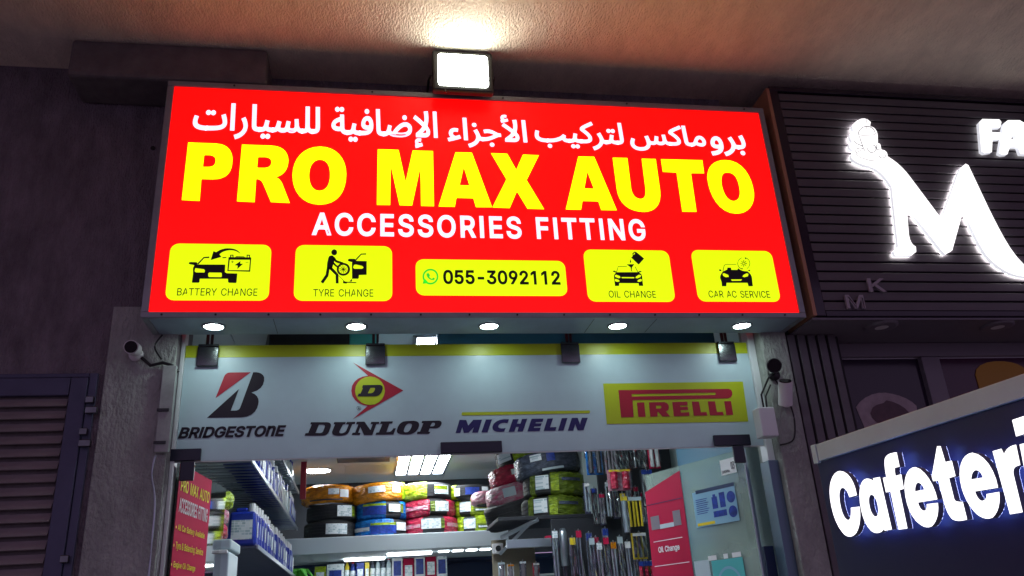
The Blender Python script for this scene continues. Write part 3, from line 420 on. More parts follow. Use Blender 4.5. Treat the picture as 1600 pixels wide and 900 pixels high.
  'ajza': 'M98,28L74,39L54,57C48,65 43,74 39,83C36,93 34,103 34,114C34,135 38,152 48,166C57,181 69,192 84,199C100,207 116,210 135,210L156,208L179,203L171,159L152,163L135,164C123,164 113,162 105,157C97,153 90,147 87,139C83,132 81,123 81,114C81,102 84,90 92,80C99,70 108,62 119,56C130,50 140,47 150,47Z M24,-34L10,11L67,25L136,47L205,73L223,30L180,13L125,-5L70,-22Z M298,0L286,423L334,423L346,0Z M387,-138L370,-92C399,-83 423,-72 442,-60C461,-48 476,-35 488,-21C499,-7 507,7 512,22C516,36 519,50 519,63C519,83 514,102 506,122L478,179L521,201L541,160L556,122L567,90C573,73 580,61 589,55C598,49 610,46 625,46C634,46 640,43 643,39C647,34 649,29 649,23C649,16 646,10 641,5C635,0 628,-3 619,-3C602,-3 588,0 577,6C566,12 558,20 552,31C547,41 543,51 541,62L560,52C560,25 554,2 543,-20C531,-41 516,-60 498,-76C480,-92 461,-105 441,-116C421,-126 403,-133 387,-138Z M481,269C473,269 466,272 460,278C455,283 452,290 452,298C452,306 455,313 460,319C466,325 473,328 481,328C489,328 496,325 502,319C508,313 510,306 510,298C510,290 508,283 502,278C496,272 489,269 481,269Z M619,-3L625,46C645,46 665,47 685,50L743,64L798,86C816,94 832,104 848,115C838,124 826,132 813,139C799,145 785,151 769,154C753,158 736,160 718,160L700,159L683,157L664,154L655,199L687,206L718,209C738,209 757,206 774,201C790,196 805,190 819,183L857,162L893,144C904,139 916,136 928,136L941,136L945,94C928,94 912,91 898,87L856,68L813,45L763,22C745,15 724,9 701,4C677,-1 650,-3 619,-3Z M785,-110C777,-110 770,-107 764,-102C758,-96 755,-89 755,-81C755,-73 758,-66 764,-60C770,-55 777,-52 785,-52C793,-52 800,-55 805,-60C811,-66 814,-73 814,-81C814,-89 811,-96 805,-102C800,-107 793,-110 785,-110Z M1202,318L1200,349L1196,386L1191,417L1242,423L1246,392L1249,354L1250,322L1246,267C1244,249 1240,231 1234,214C1229,197 1221,180 1212,164L1205,151C1194,133 1180,115 1164,98C1148,80 1129,64 1107,49L1182,49C1195,49 1206,50 1213,54C1220,57 1225,61 1227,67L1231,85C1231,95 1225,109 1212,125C1199,141 1181,159 1159,178L1082,240L992,306L1020,346L1116,273L1188,213C1208,195 1225,179 1237,163C1250,148 1260,134 1266,120C1272,106 1275,93 1275,80L1271,53C1268,44 1262,35 1255,27C1248,19 1238,12 1224,7C1211,2 1194,0 1173,0L1037,0L1037,48C1077,77 1110,106 1134,133C1158,161 1175,190 1186,220C1196,250 1202,283 1202,318Z M984,377L977,409L1002,415L1023,420L1020,408C1010,411 1000,418 991,428C982,438 977,450 977,463C977,475 980,485 985,493C991,501 999,507 1008,511C1017,515 1027,517 1038,517L1052,516L1066,512L1061,483L1050,485L1038,486C1029,486 1022,484 1017,480C1011,477 1009,471 1009,465C1009,456 1012,449 1017,443C1022,437 1028,433 1035,429L1052,424L1028,422L1058,431L1083,439L1092,409L1059,398L1020,386Z M1368,0L1356,423L1404,423L1416,0Z',
  'idafiya': 'M288,-3C267,-3 248,0 231,6C215,12 202,23 192,38C183,52 177,73 176,100L167,306L215,306L224,110C225,92 229,78 234,68C240,59 247,53 258,50C268,47 280,46 294,46C302,46 308,43 312,39C316,34 318,29 318,23C318,16 315,10 309,5C304,0 297,-3 288,-3Z M199,62C176,55 154,52 133,52C111,52 92,55 75,61C57,67 43,77 33,89C23,101 18,115 18,132C18,149 22,164 31,179C39,194 51,207 66,218C80,230 98,239 117,247C137,255 157,260 180,263L188,213C168,212 151,209 135,205C120,200 107,194 97,187C86,180 78,172 73,164C67,156 65,148 65,140C65,131 68,124 74,119C80,113 89,109 98,106L131,100L165,102L194,108Z M186,374C178,374 171,377 165,383C159,388 156,395 156,403C156,411 159,418 165,424C171,430 178,433 186,433C194,433 201,430 207,424C212,418 215,411 215,403C215,395 212,388 207,383C201,377 194,374 186,374Z M105,374C97,374 90,377 84,383C78,388 75,395 75,403C75,411 78,418 84,424C90,430 97,433 105,433C113,433 120,430 125,424C131,418 134,411 134,403C134,395 131,388 125,383C120,377 113,374 105,374Z M288,-3L294,46C314,46 329,47 340,50C351,53 360,59 365,67C371,76 376,88 379,104L392,168L439,159L433,135L428,109L426,87L427,71C428,65 431,61 436,57C441,54 450,51 462,49L515,46C523,46 529,43 533,39C537,34 539,29 539,23C539,16 536,10 531,5C525,0 518,-3 509,-3C485,-3 466,-2 452,1C437,3 427,7 419,12C412,18 407,24 404,32L397,59L415,57C409,45 402,35 394,27C387,19 379,13 369,8C360,4 348,1 335,-1Z M437,-115C429,-115 422,-112 416,-106C411,-101 408,-94 408,-86C408,-78 411,-71 416,-65C422,-59 429,-56 437,-56C445,-56 452,-59 458,-65C464,-71 467,-78 467,-86C467,-94 464,-101 458,-106C452,-112 445,-115 437,-115Z M356,-115C348,-115 341,-112 335,-106C329,-101 327,-94 327,-86C327,-78 329,-71 335,-65C341,-59 348,-56 356,-56C364,-56 371,-59 377,-65C382,-71 385,-78 385,-86C385,-94 382,-101 377,-106C371,-112 364,-115 356,-115Z M509,-3L515,46L548,46L585,47L619,49L646,55C660,60 671,67 679,74C687,82 693,92 696,105C700,118 701,135 701,155C701,171 699,187 695,201C690,215 684,227 676,235C668,244 659,248 648,248C639,248 631,245 623,238C616,231 610,222 606,212C602,201 600,190 600,180C600,171 602,164 605,158C608,152 614,148 622,144C630,141 640,139 653,139L687,143L717,152L720,111L698,100L673,94L647,92C627,92 610,96 596,102C582,109 571,118 564,129C557,140 553,153 553,168C553,183 555,198 560,213C565,228 572,242 580,255C589,268 599,278 612,285C624,293 638,297 653,297C674,297 692,290 706,276C720,262 730,244 737,222C744,200 747,176 747,151C747,122 742,96 732,75C722,54 706,36 682,23C673,17 662,13 649,10L607,2L560,-2Z M641,358C633,358 626,361 620,367C615,372 612,379 612,387C612,395 615,402 620,408C626,414 633,417 641,417C649,417 656,414 662,408C668,402 670,395 670,387C670,379 668,372 662,367C656,361 649,358 641,358Z M947,-3C915,-3 891,1 874,8C857,15 846,26 839,41C833,56 829,75 829,99L817,423L865,423L877,118C878,99 880,84 883,73C886,63 893,56 903,52C914,48 930,46 953,46C961,46 967,43 971,39C974,34 976,29 976,23C976,16 974,10 968,5C962,0 955,-3 947,-3Z M1234,-11C1199,-11 1170,-9 1146,-7C1123,-4 1104,0 1089,5C1074,10 1063,16 1056,24C1048,32 1043,42 1040,53L1054,57C1044,39 1033,25 1022,16C1010,8 999,2 986,0L947,-3L953,46C966,46 978,48 987,52C996,56 1003,62 1009,71C1014,80 1019,92 1024,107L1038,163L1081,152L1075,126L1070,104L1069,90C1069,80 1071,72 1075,66C1080,59 1088,54 1100,49C1112,45 1130,42 1153,41L1244,38C1270,38 1294,40 1314,43C1335,46 1352,51 1366,57C1380,64 1391,72 1398,81C1406,91 1410,102 1410,114C1410,123 1407,131 1403,140C1399,148 1392,155 1383,161C1374,167 1362,170 1347,170C1328,170 1309,165 1290,155C1271,145 1254,133 1237,118C1220,103 1205,88 1192,73L1161,33L1109,34C1122,55 1137,76 1154,98C1172,119 1191,139 1213,157C1234,176 1256,191 1279,202C1303,213 1326,219 1350,219C1372,219 1391,214 1406,205C1422,197 1434,185 1443,170C1451,155 1455,138 1455,119C1455,95 1448,74 1435,54C1421,35 1398,19 1366,7C1333,-5 1289,-11 1234,-11Z M1333,280C1325,280 1318,283 1312,288C1306,294 1303,301 1303,309C1303,317 1306,324 1312,330C1318,336 1325,338 1333,338C1341,338 1348,336 1354,330C1359,324 1362,317 1362,309C1362,301 1359,294 1354,288C1348,283 1341,280 1333,280Z M1715,318L1713,349L1709,386L1704,417L1755,423L1759,392L1762,354L1763,322L1760,267C1757,249 1753,231 1747,214C1742,197 1735,180 1726,164L1718,151C1707,133 1694,115 1678,98C1661,80 1642,64 1621,49L1695,49C1709,49 1719,50 1726,54C1733,57 1738,61 1741,67L1745,85C1745,95 1738,109 1725,125C1712,141 1695,159 1672,178L1596,240L1506,306L1533,346L1630,273L1702,213C1721,195 1738,179 1751,163C1764,148 1773,134 1779,120C1785,106 1788,93 1788,80L1784,53C1781,44 1776,35 1769,27C1761,19 1751,12 1738,7C1724,2 1707,0 1686,0L1550,0L1550,48C1591,77 1623,106 1647,133C1671,161 1688,190 1699,220C1710,250 1715,283 1715,318Z M1539,-180L1532,-148L1557,-142L1579,-136L1576,-149C1565,-146 1556,-139 1546,-129C1537,-118 1532,-107 1532,-94C1532,-82 1535,-72 1541,-64C1547,-56 1554,-50 1563,-46C1573,-42 1583,-40 1593,-40L1607,-41L1621,-44L1616,-74L1605,-72L1593,-71C1584,-71 1577,-72 1572,-76C1567,-80 1564,-85 1564,-92C1564,-100 1567,-107 1572,-113C1578,-119 1584,-124 1591,-127L1608,-132L1583,-135L1613,-126L1638,-117L1648,-148L1614,-159L1576,-170Z M1881,0L1870,423L1918,423L1929,0Z',
  'sayarat': 'M231,-12L247,36L366,40C399,42 427,46 448,51C470,57 486,64 496,73C507,82 512,94 512,107C512,122 509,140 504,159L483,223L528,239L543,198L554,156L559,117C559,93 554,74 543,57C532,41 515,27 490,17C465,7 431,-1 389,-5C347,-10 294,-12 231,-12Z M231,-12C196,-12 165,-10 138,-6C112,-1 90,6 72,15C54,25 41,37 31,52C22,68 18,86 18,108L20,138L26,170L34,201L79,190L74,169L68,144L66,122C66,101 72,84 82,72C93,60 111,50 137,45C163,39 200,36 247,36L258,7Z M330,238C322,238 315,241 309,246C303,252 301,259 301,267C301,275 303,282 309,287C315,293 322,296 330,296C338,296 345,293 351,287C356,282 359,275 359,267C359,259 356,252 351,246C345,241 338,238 330,238Z M249,238C241,238 234,241 228,246C222,252 219,259 219,267C219,275 222,282 228,287C234,293 241,296 249,296C257,296 264,293 269,287C275,282 278,275 278,267C278,259 275,252 269,246C264,241 257,238 249,238Z M643,0L631,423L679,423L691,0Z M732,-136L715,-91C755,-79 786,-64 807,-46C829,-28 843,-10 852,9C860,28 864,46 864,63L860,95L848,130L823,179L866,201C881,175 892,151 898,128C905,105 908,85 908,68C908,43 904,20 896,0C888,-20 877,-38 864,-54C851,-69 836,-83 821,-94C805,-105 789,-114 774,-121Z M1120,-3C1088,-3 1064,1 1047,8C1030,15 1019,26 1012,41C1006,56 1003,75 1002,99L990,423L1039,423L1050,118C1051,99 1053,84 1056,73C1059,63 1066,56 1076,52C1087,48 1103,46 1126,46C1134,46 1140,43 1144,39C1148,34 1149,29 1149,23C1149,16 1147,10 1141,5C1136,0 1128,-3 1120,-3Z M1120,-3L1126,46C1145,46 1161,47 1172,50C1183,53 1191,59 1197,67C1203,76 1207,88 1211,104L1224,168L1270,159L1265,135L1260,109L1258,87L1259,71C1260,65 1263,61 1268,57C1273,54 1282,51 1294,49L1347,46C1355,46 1361,43 1365,39C1369,34 1370,29 1370,23C1370,16 1368,10 1362,5C1357,0 1350,-3 1341,-3C1317,-3 1298,-2 1283,1C1269,3 1258,7 1251,12C1244,18 1239,24 1236,32L1229,59L1247,57C1240,45 1233,35 1226,27C1219,19 1210,13 1201,8C1191,4 1180,1 1167,-1Z M1269,-115C1261,-115 1254,-112 1248,-106C1242,-101 1239,-94 1239,-86C1239,-78 1242,-71 1248,-65C1254,-59 1261,-56 1269,-56C1277,-56 1284,-59 1290,-65C1295,-71 1298,-78 1298,-86C1298,-94 1295,-101 1290,-106C1284,-112 1277,-115 1269,-115Z M1188,-115C1180,-115 1173,-112 1167,-106C1161,-101 1158,-94 1158,-86C1158,-78 1161,-71 1167,-65C1173,-59 1180,-56 1188,-56C1196,-56 1203,-59 1208,-65C1214,-71 1217,-78 1217,-86C1217,-94 1214,-101 1208,-106C1203,-112 1196,-115 1188,-115Z M1341,-3L1347,46L1378,48C1385,50 1392,55 1397,62C1403,69 1408,81 1413,97L1429,163L1474,151L1465,115L1461,77C1461,71 1462,65 1465,60C1468,56 1474,52 1482,49C1489,47 1500,46 1513,46L1542,49C1549,51 1556,55 1560,63C1565,70 1570,82 1574,99L1586,167L1631,159L1627,133L1623,102L1621,77L1624,61C1627,56 1632,53 1640,50C1648,47 1659,46 1675,46C1694,46 1709,50 1718,58C1726,66 1731,79 1731,96L1730,125L1728,159L1724,202L1767,205L1775,126C1778,105 1782,89 1788,77C1794,66 1802,57 1811,53C1821,48 1834,46 1851,46C1859,46 1865,43 1869,39C1872,34 1874,29 1874,23C1874,16 1872,10 1866,5C1861,0 1853,-3 1845,-3C1831,-3 1819,-1 1809,3C1798,6 1789,12 1782,18C1774,25 1768,32 1763,41C1758,49 1754,58 1752,68L1763,64C1759,46 1752,33 1742,23C1733,13 1722,6 1710,3C1697,-1 1683,-3 1669,-3C1652,-3 1638,-1 1627,4C1615,8 1607,15 1601,23C1595,32 1591,44 1589,57L1609,57C1601,41 1593,28 1585,19C1577,10 1566,4 1554,1C1542,-1 1526,-3 1506,-3L1474,2C1463,5 1453,11 1445,20C1436,30 1431,44 1430,62L1448,66C1441,46 1433,31 1423,21C1413,11 1402,5 1388,2C1375,-1 1359,-3 1341,-3Z M1845,-3L1850,46C1873,46 1888,48 1897,52C1907,57 1912,64 1913,75L1914,122L1904,423L1953,423L1963,123C1963,103 1967,87 1972,76C1978,64 1986,57 1996,52C2006,48 2017,46 2028,46C2037,46 2043,43 2047,39C2050,34 2052,29 2052,23C2052,16 2049,10 2044,5C2038,0 2031,-3 2023,-3C2006,-3 1992,0 1981,5C1970,10 1962,17 1956,26C1950,34 1946,43 1944,53L1956,52C1952,40 1946,30 1937,22C1928,14 1916,7 1901,3C1886,-1 1867,-3 1845,-3Z M2023,-3L2028,46C2050,46 2066,48 2075,52C2084,57 2090,64 2091,75L2092,122L2081,423L2129,423L2140,127C2141,106 2141,87 2138,71C2136,55 2131,41 2123,30C2115,19 2103,11 2087,5C2071,0 2049,-3 2023,-3Z',
}
TR = {
  'P': ['M-1010,4218 L-859,4217 C-796,4215 -767,4172 -764,4114 C-759,4031 -788,3987 -862,3985 L-921,3985 L-919,3848 L-1012,3851Z M-918,4139 L-891,4140 C-863,4139 -853,4123 -854,4102 C-854,4077 -865,4064 -889,4064 L-919,4062Z'],
  'R': ['M-719,4216 L-558,4216 C-501,4215 -464,4184 -459,4125 C-457,4067 -478,4024 -525,4010 C-502,4003 -487,3978 -479,3950 L-440,3848 L-542,3851 L-590,3967 C-598,3983 -606,3995 -629,3995 L-629,3848 L-723,3851Z M-627,4137 L-592,4139 C-564,4138 -552,4126 -552,4107 C-551,4084 -564,4069 -589,4068 L-628,4067Z'],
  'O': ['M-286,4221C-192,4223 -136,4146 -134,4044 C-133,3928 -177,3846 -277,3842 C-373,3841 -429,3919 -433,4026 C-435,4135 -380,4215 -286,4221Z M-284,4134 C-244,4133 -226,4096 -225,4034 C-224,3970 -243,3932 -282,3930 C-320,3930 -339,3971 -341,4029 C-342,4092 -321,4130 -284,4134Z'],
  'M': ['M43,4216 L164,4217 L203,4001 L246,4216 L366,4217 L363,3849 L289,3849 L290,4106 L238,3850 L167,3850 L118,4113 L114,3850 L39,3849Z'],
  'A': ['M499,4214 L597,4215 L700,3851 L606,3849 L593,3907 L494,3907 L483,3848 L389,3848Z M545,4115 L574,3991 L516,3991Z'],
  'X': ['M712,4216 L811,4216 L859,4106 L907,4214 L1005,4213 L917,4038 L1009,3846 L910,3847 L854,3961 L804,3848 L702,3850 L796,4040Z'],
  'A2': ['M1250,4214 L1350,4216 L1453,3850 L1357,3849 L1345,3907 L1247,3907 L1233,3848 L1140,3848Z M1297,4111 L1326,3992 L1267,3993Z'],
  'U': ['M1467,4214 L1561,4215 L1560,4004 C1560,3951 1584,3931 1612,3931 C1640,3933 1650,3963 1651,4007 L1653,4214 L1744,4215 L1743,3988 C1739,3895 1694,3846 1621,3843 C1525,3843 1471,3897 1469,3993Z'],
  'T': ['M1778,4215 L2050,4218 L2047,4124 L1960,4122 L1956,3852 L1865,3851 L1867,4123 L1778,4125Z'],
  'O2': ['M2204,4225C2320,4228 2364,4111 2355,3992 C2343,3902 2287,3847 2211,3846 C2102,3845 2056,3966 2063,4092 C2074,4175 2126,4222 2204,4225Z M2201,4135 C2240,4137 2261,4113 2264,4053 C2268,3981 2252,3937 2209,3933 C2167,3933 2151,3986 2150,4050 C2154,4104 2167,4134 2201,4135Z'],
  'battery': ['M-916,3457 L-900,3466 L-758,3467 L-757,3423 L-747,3417 L-693,3416 L-694,3364 L-698,3361 L-732,3362 L-737,3366 L-739,3385 L-881,3384 L-881,3365 L-885,3361 L-917,3361 L-919,3364 L-917,3411 L-920,3444Z M-910,3434 L-908,3445 L-864,3439 L-859,3432 L-860,3420 L-902,3420 L-910,3426Z M-837,3420 L-776,3420 L-772,3415 L-771,3398 L-774,3394 L-835,3394 L-839,3398 L-841,3414Z', 'M-944,3471 L-943,3477 L-936,3480 L-905,3479 L-901,3475 L-900,3465 L-912,3457 L-918,3463 L-938,3467Z', 'M-896,3465L-883,3483L-868,3503L-842,3505L-843,3513L-871,3510L-888,3488L-901,3470Z', 'M-775,3504L-755,3506L-755,3511L-775,3510Z', 'M-834,3493 L-824,3545 L-810,3539 C-783,3563 -757,3564 -742,3563 C-713,3562 -694,3551 -683,3530 C-705,3551 -723,3553 -742,3552 C-763,3550 -781,3542 -792,3527 L-781,3512Z', 'M-744,3511 L-627,3511 L-628,3427 L-745,3430Z M-737,3496 L-633,3497 L-634,3435 L-739,3435Z', 'M-711,3512 L-704,3517 L-666,3516 L-658,3512Z', 'M-737,3525 L-720,3526 L-719,3511 L-724,3511 L-725,3521 L-731,3521 L-730,3510 L-736,3510Z', 'M-652,3527 L-634,3526 L-634,3511 L-639,3511 L-639,3521 L-647,3521 L-646,3511 L-651,3511Z', 'M-681,3489 L-710,3464 L-694,3462 L-695,3442 L-667,3473 L-682,3473Z', 'M-730,3482L-715,3482L-715,3485L-730,3485Z', 'M-724,3491L-724,3476L-721,3475L-722,3491Z', 'M-655,3481L-640,3481L-640,3483L-655,3484Z'],
  'tyre': ['M-176,3548C-175,3538 -182,3530 -191,3530C-199,3530 -207,3538 -207,3548C-207,3557 -200,3565 -192,3566C-183,3566 -176,3558 -176,3548Z', 'M-221,3516 C-219,3528 -204,3531 -196,3527 L-184,3502 L-189,3496 L-196,3470 L-201,3448 L-229,3447 L-227,3486Z', 'M-200,3512L-183,3488L-145,3475L-142,3488L-177,3500L-190,3521Z', 'M-200,3482L-186,3466L-173,3456L-168,3464L-180,3474L-193,3490Z', 'M-228,3457L-234,3413L-259,3371L-246,3361L-219,3406L-213,3454Z', 'M-217,3450L-193,3424L-181,3412L-179,3363L-164,3363L-166,3416L-182,3436L-206,3462Z', 'M-104,3447C-104,3426 -120,3408 -140,3408C-160,3408 -176,3425 -176,3446C-177,3467 -161,3484 -141,3485C-121,3485 -104,3468 -104,3447ZM-116,3447C-116,3432 -126,3420 -140,3420C-153,3420 -165,3431 -165,3446C-165,3461 -154,3473 -141,3473C-127,3473 -116,3461 -116,3447Z', 'M-135,3446C-135,3443 -137,3441 -140,3441C-143,3441 -145,3443 -145,3446C-145,3449 -143,3452 -140,3452C-138,3452 -135,3449 -135,3446Z', 'M-163,3449L-119,3440L-118,3443L-162,3452Z', 'M-157,3463L-126,3428L-124,3430L-155,3465Z', 'M-145,3470L-139,3422L-136,3423L-142,3471Z', 'M-131,3468L-152,3426L-150,3425L-129,3467Z', 'M-121,3458L-161,3437L-160,3435L-120,3455Z', 'M-117,3505 L-109,3510 L-80,3510 L-71,3498 L-15,3497 L-15,3415 L-56,3413 L-57,3395 L-61,3391 L-93,3391 L-95,3483 L-93,3490 L-113,3495 L-117,3500Z M-87,3463 L-83,3474 L-73,3476 L-40,3468 L-32,3460 L-38,3451 L-80,3450 L-87,3455Z', 'M-72,3501L-44,3536L-18,3537L-18,3544L-47,3542L-77,3506Z', 'M-166,3409L-134,3373L-132,3375L-165,3411Z', 'M-133,3368L-70,3365L-69,3370L-132,3374Z', 'M-140,3378 L-118,3370 L-122,3362 L-141,3364Z', 'M-93,3391 L-107,3375 L-93,3375Z'],
  'oil': ['M1505,3540 L1515,3549 L1516,3568 L1531,3579 L1543,3573 L1583,3534 L1545,3495Z M1520,3560 L1528,3571 L1532,3568 L1523,3556Z', 'M1498,3531 L1502,3512 L1498,3506 L1493,3509Z', 'M1472,3496 L1519,3497 L1502,3477 L1498,3460 L1501,3449 L1494,3456 L1494,3477Z', 'M1403,3445 L1536,3447 L1553,3435 L1557,3418 L1555,3392 L1556,3361 L1530,3361 L1530,3377 L1414,3377 L1411,3360 L1387,3359 L1387,3391 L1387,3425Z M1392,3424 L1402,3430 L1423,3421 L1425,3410 L1413,3407 L1394,3416Z M1552,3428 L1538,3431 L1518,3418 L1516,3409 L1527,3408 L1546,3416Z M1432,3415 L1509,3415 L1507,3408 L1433,3408Z M1390,3400 L1397,3404 L1416,3396 L1417,3387 L1403,3384 L1390,3389Z M1553,3401 L1545,3405 L1528,3397 L1524,3389 L1532,3385 L1550,3390Z', 'M1382,3450 L1392,3456 L1406,3448 L1401,3443Z', 'M1559,3450 L1549,3456 L1535,3448 L1539,3443Z', 'M1408,3447L1420,3480L1473,3482L1473,3485L1419,3483L1405,3448Z', 'M1520,3481L1533,3447L1536,3448L1523,3483Z'],
  'ac': ['M2059,3456 L2089,3470 L2092,3482 L2115,3482 L2114,3468 L2153,3468 L2159,3479 C2175,3460 2204,3458 2213,3460 C2229,3449 2237,3434 2236,3417 L2232,3364 L2205,3363 L2202,3385 L2070,3384 L2065,3362 L2038,3362 L2040,3389 L2035,3415 C2038,3432 2049,3445 2059,3456Z M2055,3443 L2066,3446 L2090,3435 L2091,3422 L2070,3420 L2057,3428Z M2219,3443 L2209,3447 L2186,3436 L2177,3425 L2189,3421 L2212,3427Z M2102,3406 L2171,3407 L2164,3398 L2106,3397Z', 'M2035,3467 L2045,3471 L2052,3465 L2049,3459 L2039,3461Z', 'M2216,3464 L2235,3471 L2232,3461Z', 'M2061,3457L2076,3495L2084,3502L2152,3503L2153,3506L2084,3505L2073,3497L2058,3458Z', 'M2182,3475L2175,3480L2169,3485L2165,3493L2163,3501L2164,3510L2166,3519L2171,3528L2178,3535L2186,3542L2195,3546L2194,3549L2184,3544L2176,3538L2169,3529L2164,3520L2161,3510L2160,3500L2162,3491L2166,3483L2173,3477L2180,3473Z', 'M2214,3548L2222,3545L2229,3541L2235,3534L2238,3526L2239,3518L2238,3509L2234,3500L2229,3491L2222,3484L2214,3478L2215,3476L2224,3482L2231,3490L2237,3499L2241,3508L2242,3518L2241,3528L2237,3536L2232,3543L2224,3548L2215,3551Z', 'M2214,3549 L2225,3545 L2216,3537Z', 'M2187,3483 L2187,3471 L2177,3475Z', 'M2206,3509L2222,3509L2223,3513L2206,3513Z', 'M2203,3506L2212,3494L2215,3497L2205,3508Z', 'M2198,3505L2195,3489L2199,3489L2202,3505Z', 'M2196,3508L2182,3496L2184,3494L2198,3506Z', 'M2196,3512L2180,3512L2179,3509L2195,3509Z', 'M2199,3516L2190,3527L2187,3525L2197,3513Z', 'M2204,3516L2207,3533L2203,3533L2200,3516Z', 'M2206,3513L2220,3525L2218,3528L2204,3516Z'],
  'phone_icon': ['M377,3408C376,3382 356,3360 332,3360C307,3360 288,3381 289,3407C289,3434 309,3455 334,3455C358,3456 378,3434 377,3408ZM368,3408C367,3387 351,3370 332,3370C313,3370 297,3387 298,3407C298,3428 314,3445 334,3445C353,3446 368,3429 368,3408Z', 'M289,3364 L298,3398 L323,3369Z', 'M311,3425 L322,3430 L331,3414 L326,3407 C330,3400 335,3395 341,3394 L348,3402 L357,3398 L353,3388 C335,3380 307,3401 311,3426Z'],
  'bs_red': ['M-820,2835 L-784,2955 C-780,2969 -770,2979 -754,2979 L-644,2979Z'],
  'bs_blk': ['M-856,2727 L-701,2884 L-736,2764 L-711,2764 C-701,2764 -690,2769 -687,2783 L-631,2979 C-604,2981 -579,2973 -571,2950 C-566,2915 -577,2876 -634,2863 C-597,2851 -590,2820 -594,2798 C-597,2759 -626,2726 -678,2726Z'],
  'dl_red': ['M-88,3030 L193,2862 L-86,2703 L-5,2777 C-44,2779 -95,2811 -96,2865 C-97,2917 -57,2949 -4,2951Z'],
  'dl_yel': ['M90,2861C90,2816 53,2780 8,2781C-38,2782 -75,2819 -75,2864C-76,2910 -39,2946 7,2946C53,2945 90,2907 90,2861Z'],
  'dl_blk': ['M-60,2831 L-56,2846 L-45,2847 L-32,2880 L-37,2881 L-32,2896 L60,2896 C76,2895 81,2883 76,2866 C68,2840 54,2830 32,2830Z M-5,2848 L13,2848 C26,2849 32,2861 35,2871 C36,2878 33,2879 26,2879 L10,2879Z', 'M-41,2763C-41,2756 -47,2751 -53,2751C-60,2751 -65,2757 -65,2764C-66,2770 -60,2776 -54,2776C-47,2776 -42,2770 -41,2763ZM-43,2763C-43,2757 -48,2752 -53,2753C-59,2753 -64,2758 -64,2764C-64,2769 -59,2774 -54,2774C-48,2774 -43,2769 -43,2763Z'],
  'dunlop': ['M-342,2617 L-337,2631 L-323,2632 L-306,2678 L-314,2679 L-310,2691 L-224,2689 C-205,2688 -200,2677 -204,2662 L-212,2637 C-219,2621 -230,2615 -248,2615Z M-284,2631 L-262,2630 C-249,2630 -245,2635 -242,2645 L-236,2663 C-234,2673 -238,2675 -247,2676 L-267,2676Z', 'M-189,2677 L-185,2689 L-123,2688 L-127,2676 L-138,2675 L-157,2636 C-159,2627 -150,2625 -142,2626 C-131,2628 -124,2632 -119,2642 L-107,2674 L-122,2676 L-117,2688 L-71,2688 L-74,2676 L-88,2675 L-105,2632 C-113,2616 -134,2611 -161,2612 C-187,2613 -199,2620 -196,2637 L-181,2676Z', 'M-91,2615 L-86,2627 L-72,2628 L-55,2673 L-68,2674 L-64,2688 L-22,2688 L11,2640 L23,2672 L11,2674 L15,2686 L60,2685 L56,2674 L43,2673 L21,2612 L-24,2613 L-44,2658 L-56,2627 L-43,2626 L-47,2614Z', 'M38,2613 L43,2625 L57,2626 L76,2672 L63,2674 L68,2687 L134,2686 L130,2674 L114,2673 L98,2626 L114,2627 C125,2629 132,2640 136,2647 L150,2647 L136,2612Z', 'M208,2686 L247,2687 C274,2686 282,2673 278,2657 C272,2626 245,2610 213,2610 C174,2610 152,2615 155,2634 C161,2668 180,2686 208,2686Z M222,2672 C208,2671 199,2653 194,2636 C191,2624 199,2622 210,2623 C224,2625 232,2641 238,2657 C242,2669 235,2673 222,2672Z', 'M265,2612 L269,2624 L283,2626 L303,2672 L292,2673 L296,2685 L386,2685 C403,2685 408,2676 403,2662 C396,2645 382,2640 357,2641 L337,2642 L330,2624 L340,2622 L334,2611Z M351,2673 L340,2653 L354,2653 C364,2655 368,2661 367,2669 C366,2674 360,2674 351,2673Z'],
  'michelin': ['M481,2612 L506,2687 L544,2685 L554,2653 L584,2685 L634,2685 L608,2612 L574,2612 L585,2642 L555,2613 L528,2612 L520,2644 L508,2612Z', 'M627,2612 L656,2685 L691,2685 L662,2612Z', 'M789,2684 L779,2662 C752,2670 727,2660 724,2644 C723,2633 744,2629 767,2634 L757,2614 C721,2610 686,2614 691,2642 C698,2675 742,2690 789,2684Z', 'M782,2611 L811,2683 L845,2684 L833,2658 L854,2657 L864,2684 L895,2685 L865,2613 L833,2612 L843,2639 L827,2639 L815,2612Z', 'M891,2612 L920,2684 L990,2684 L983,2665 L944,2664 L941,2657 L977,2656 L970,2640 L934,2639 L929,2631 L969,2631 L962,2612Z', 'M985,2612 L1013,2683 L1046,2684 L1024,2632 L1062,2633 L1054,2612Z', 'M1069,2611 L1098,2684 L1131,2684 L1102,2612Z', 'M1127,2610 L1157,2684 L1192,2684 L1202,2644 L1217,2684 L1252,2683 L1220,2611 L1185,2611 L1174,2647 L1159,2610Z'],
  'mi_line': ['M524,2730 L1266,2726 C1270,2722 1269,2713 1264,2709 L523,2711 C517,2715 517,2725 524,2730Z'],
  'pi_panel': ['M1365,2886 L2246,2886 L2238,2639 L1362,2643Z'],
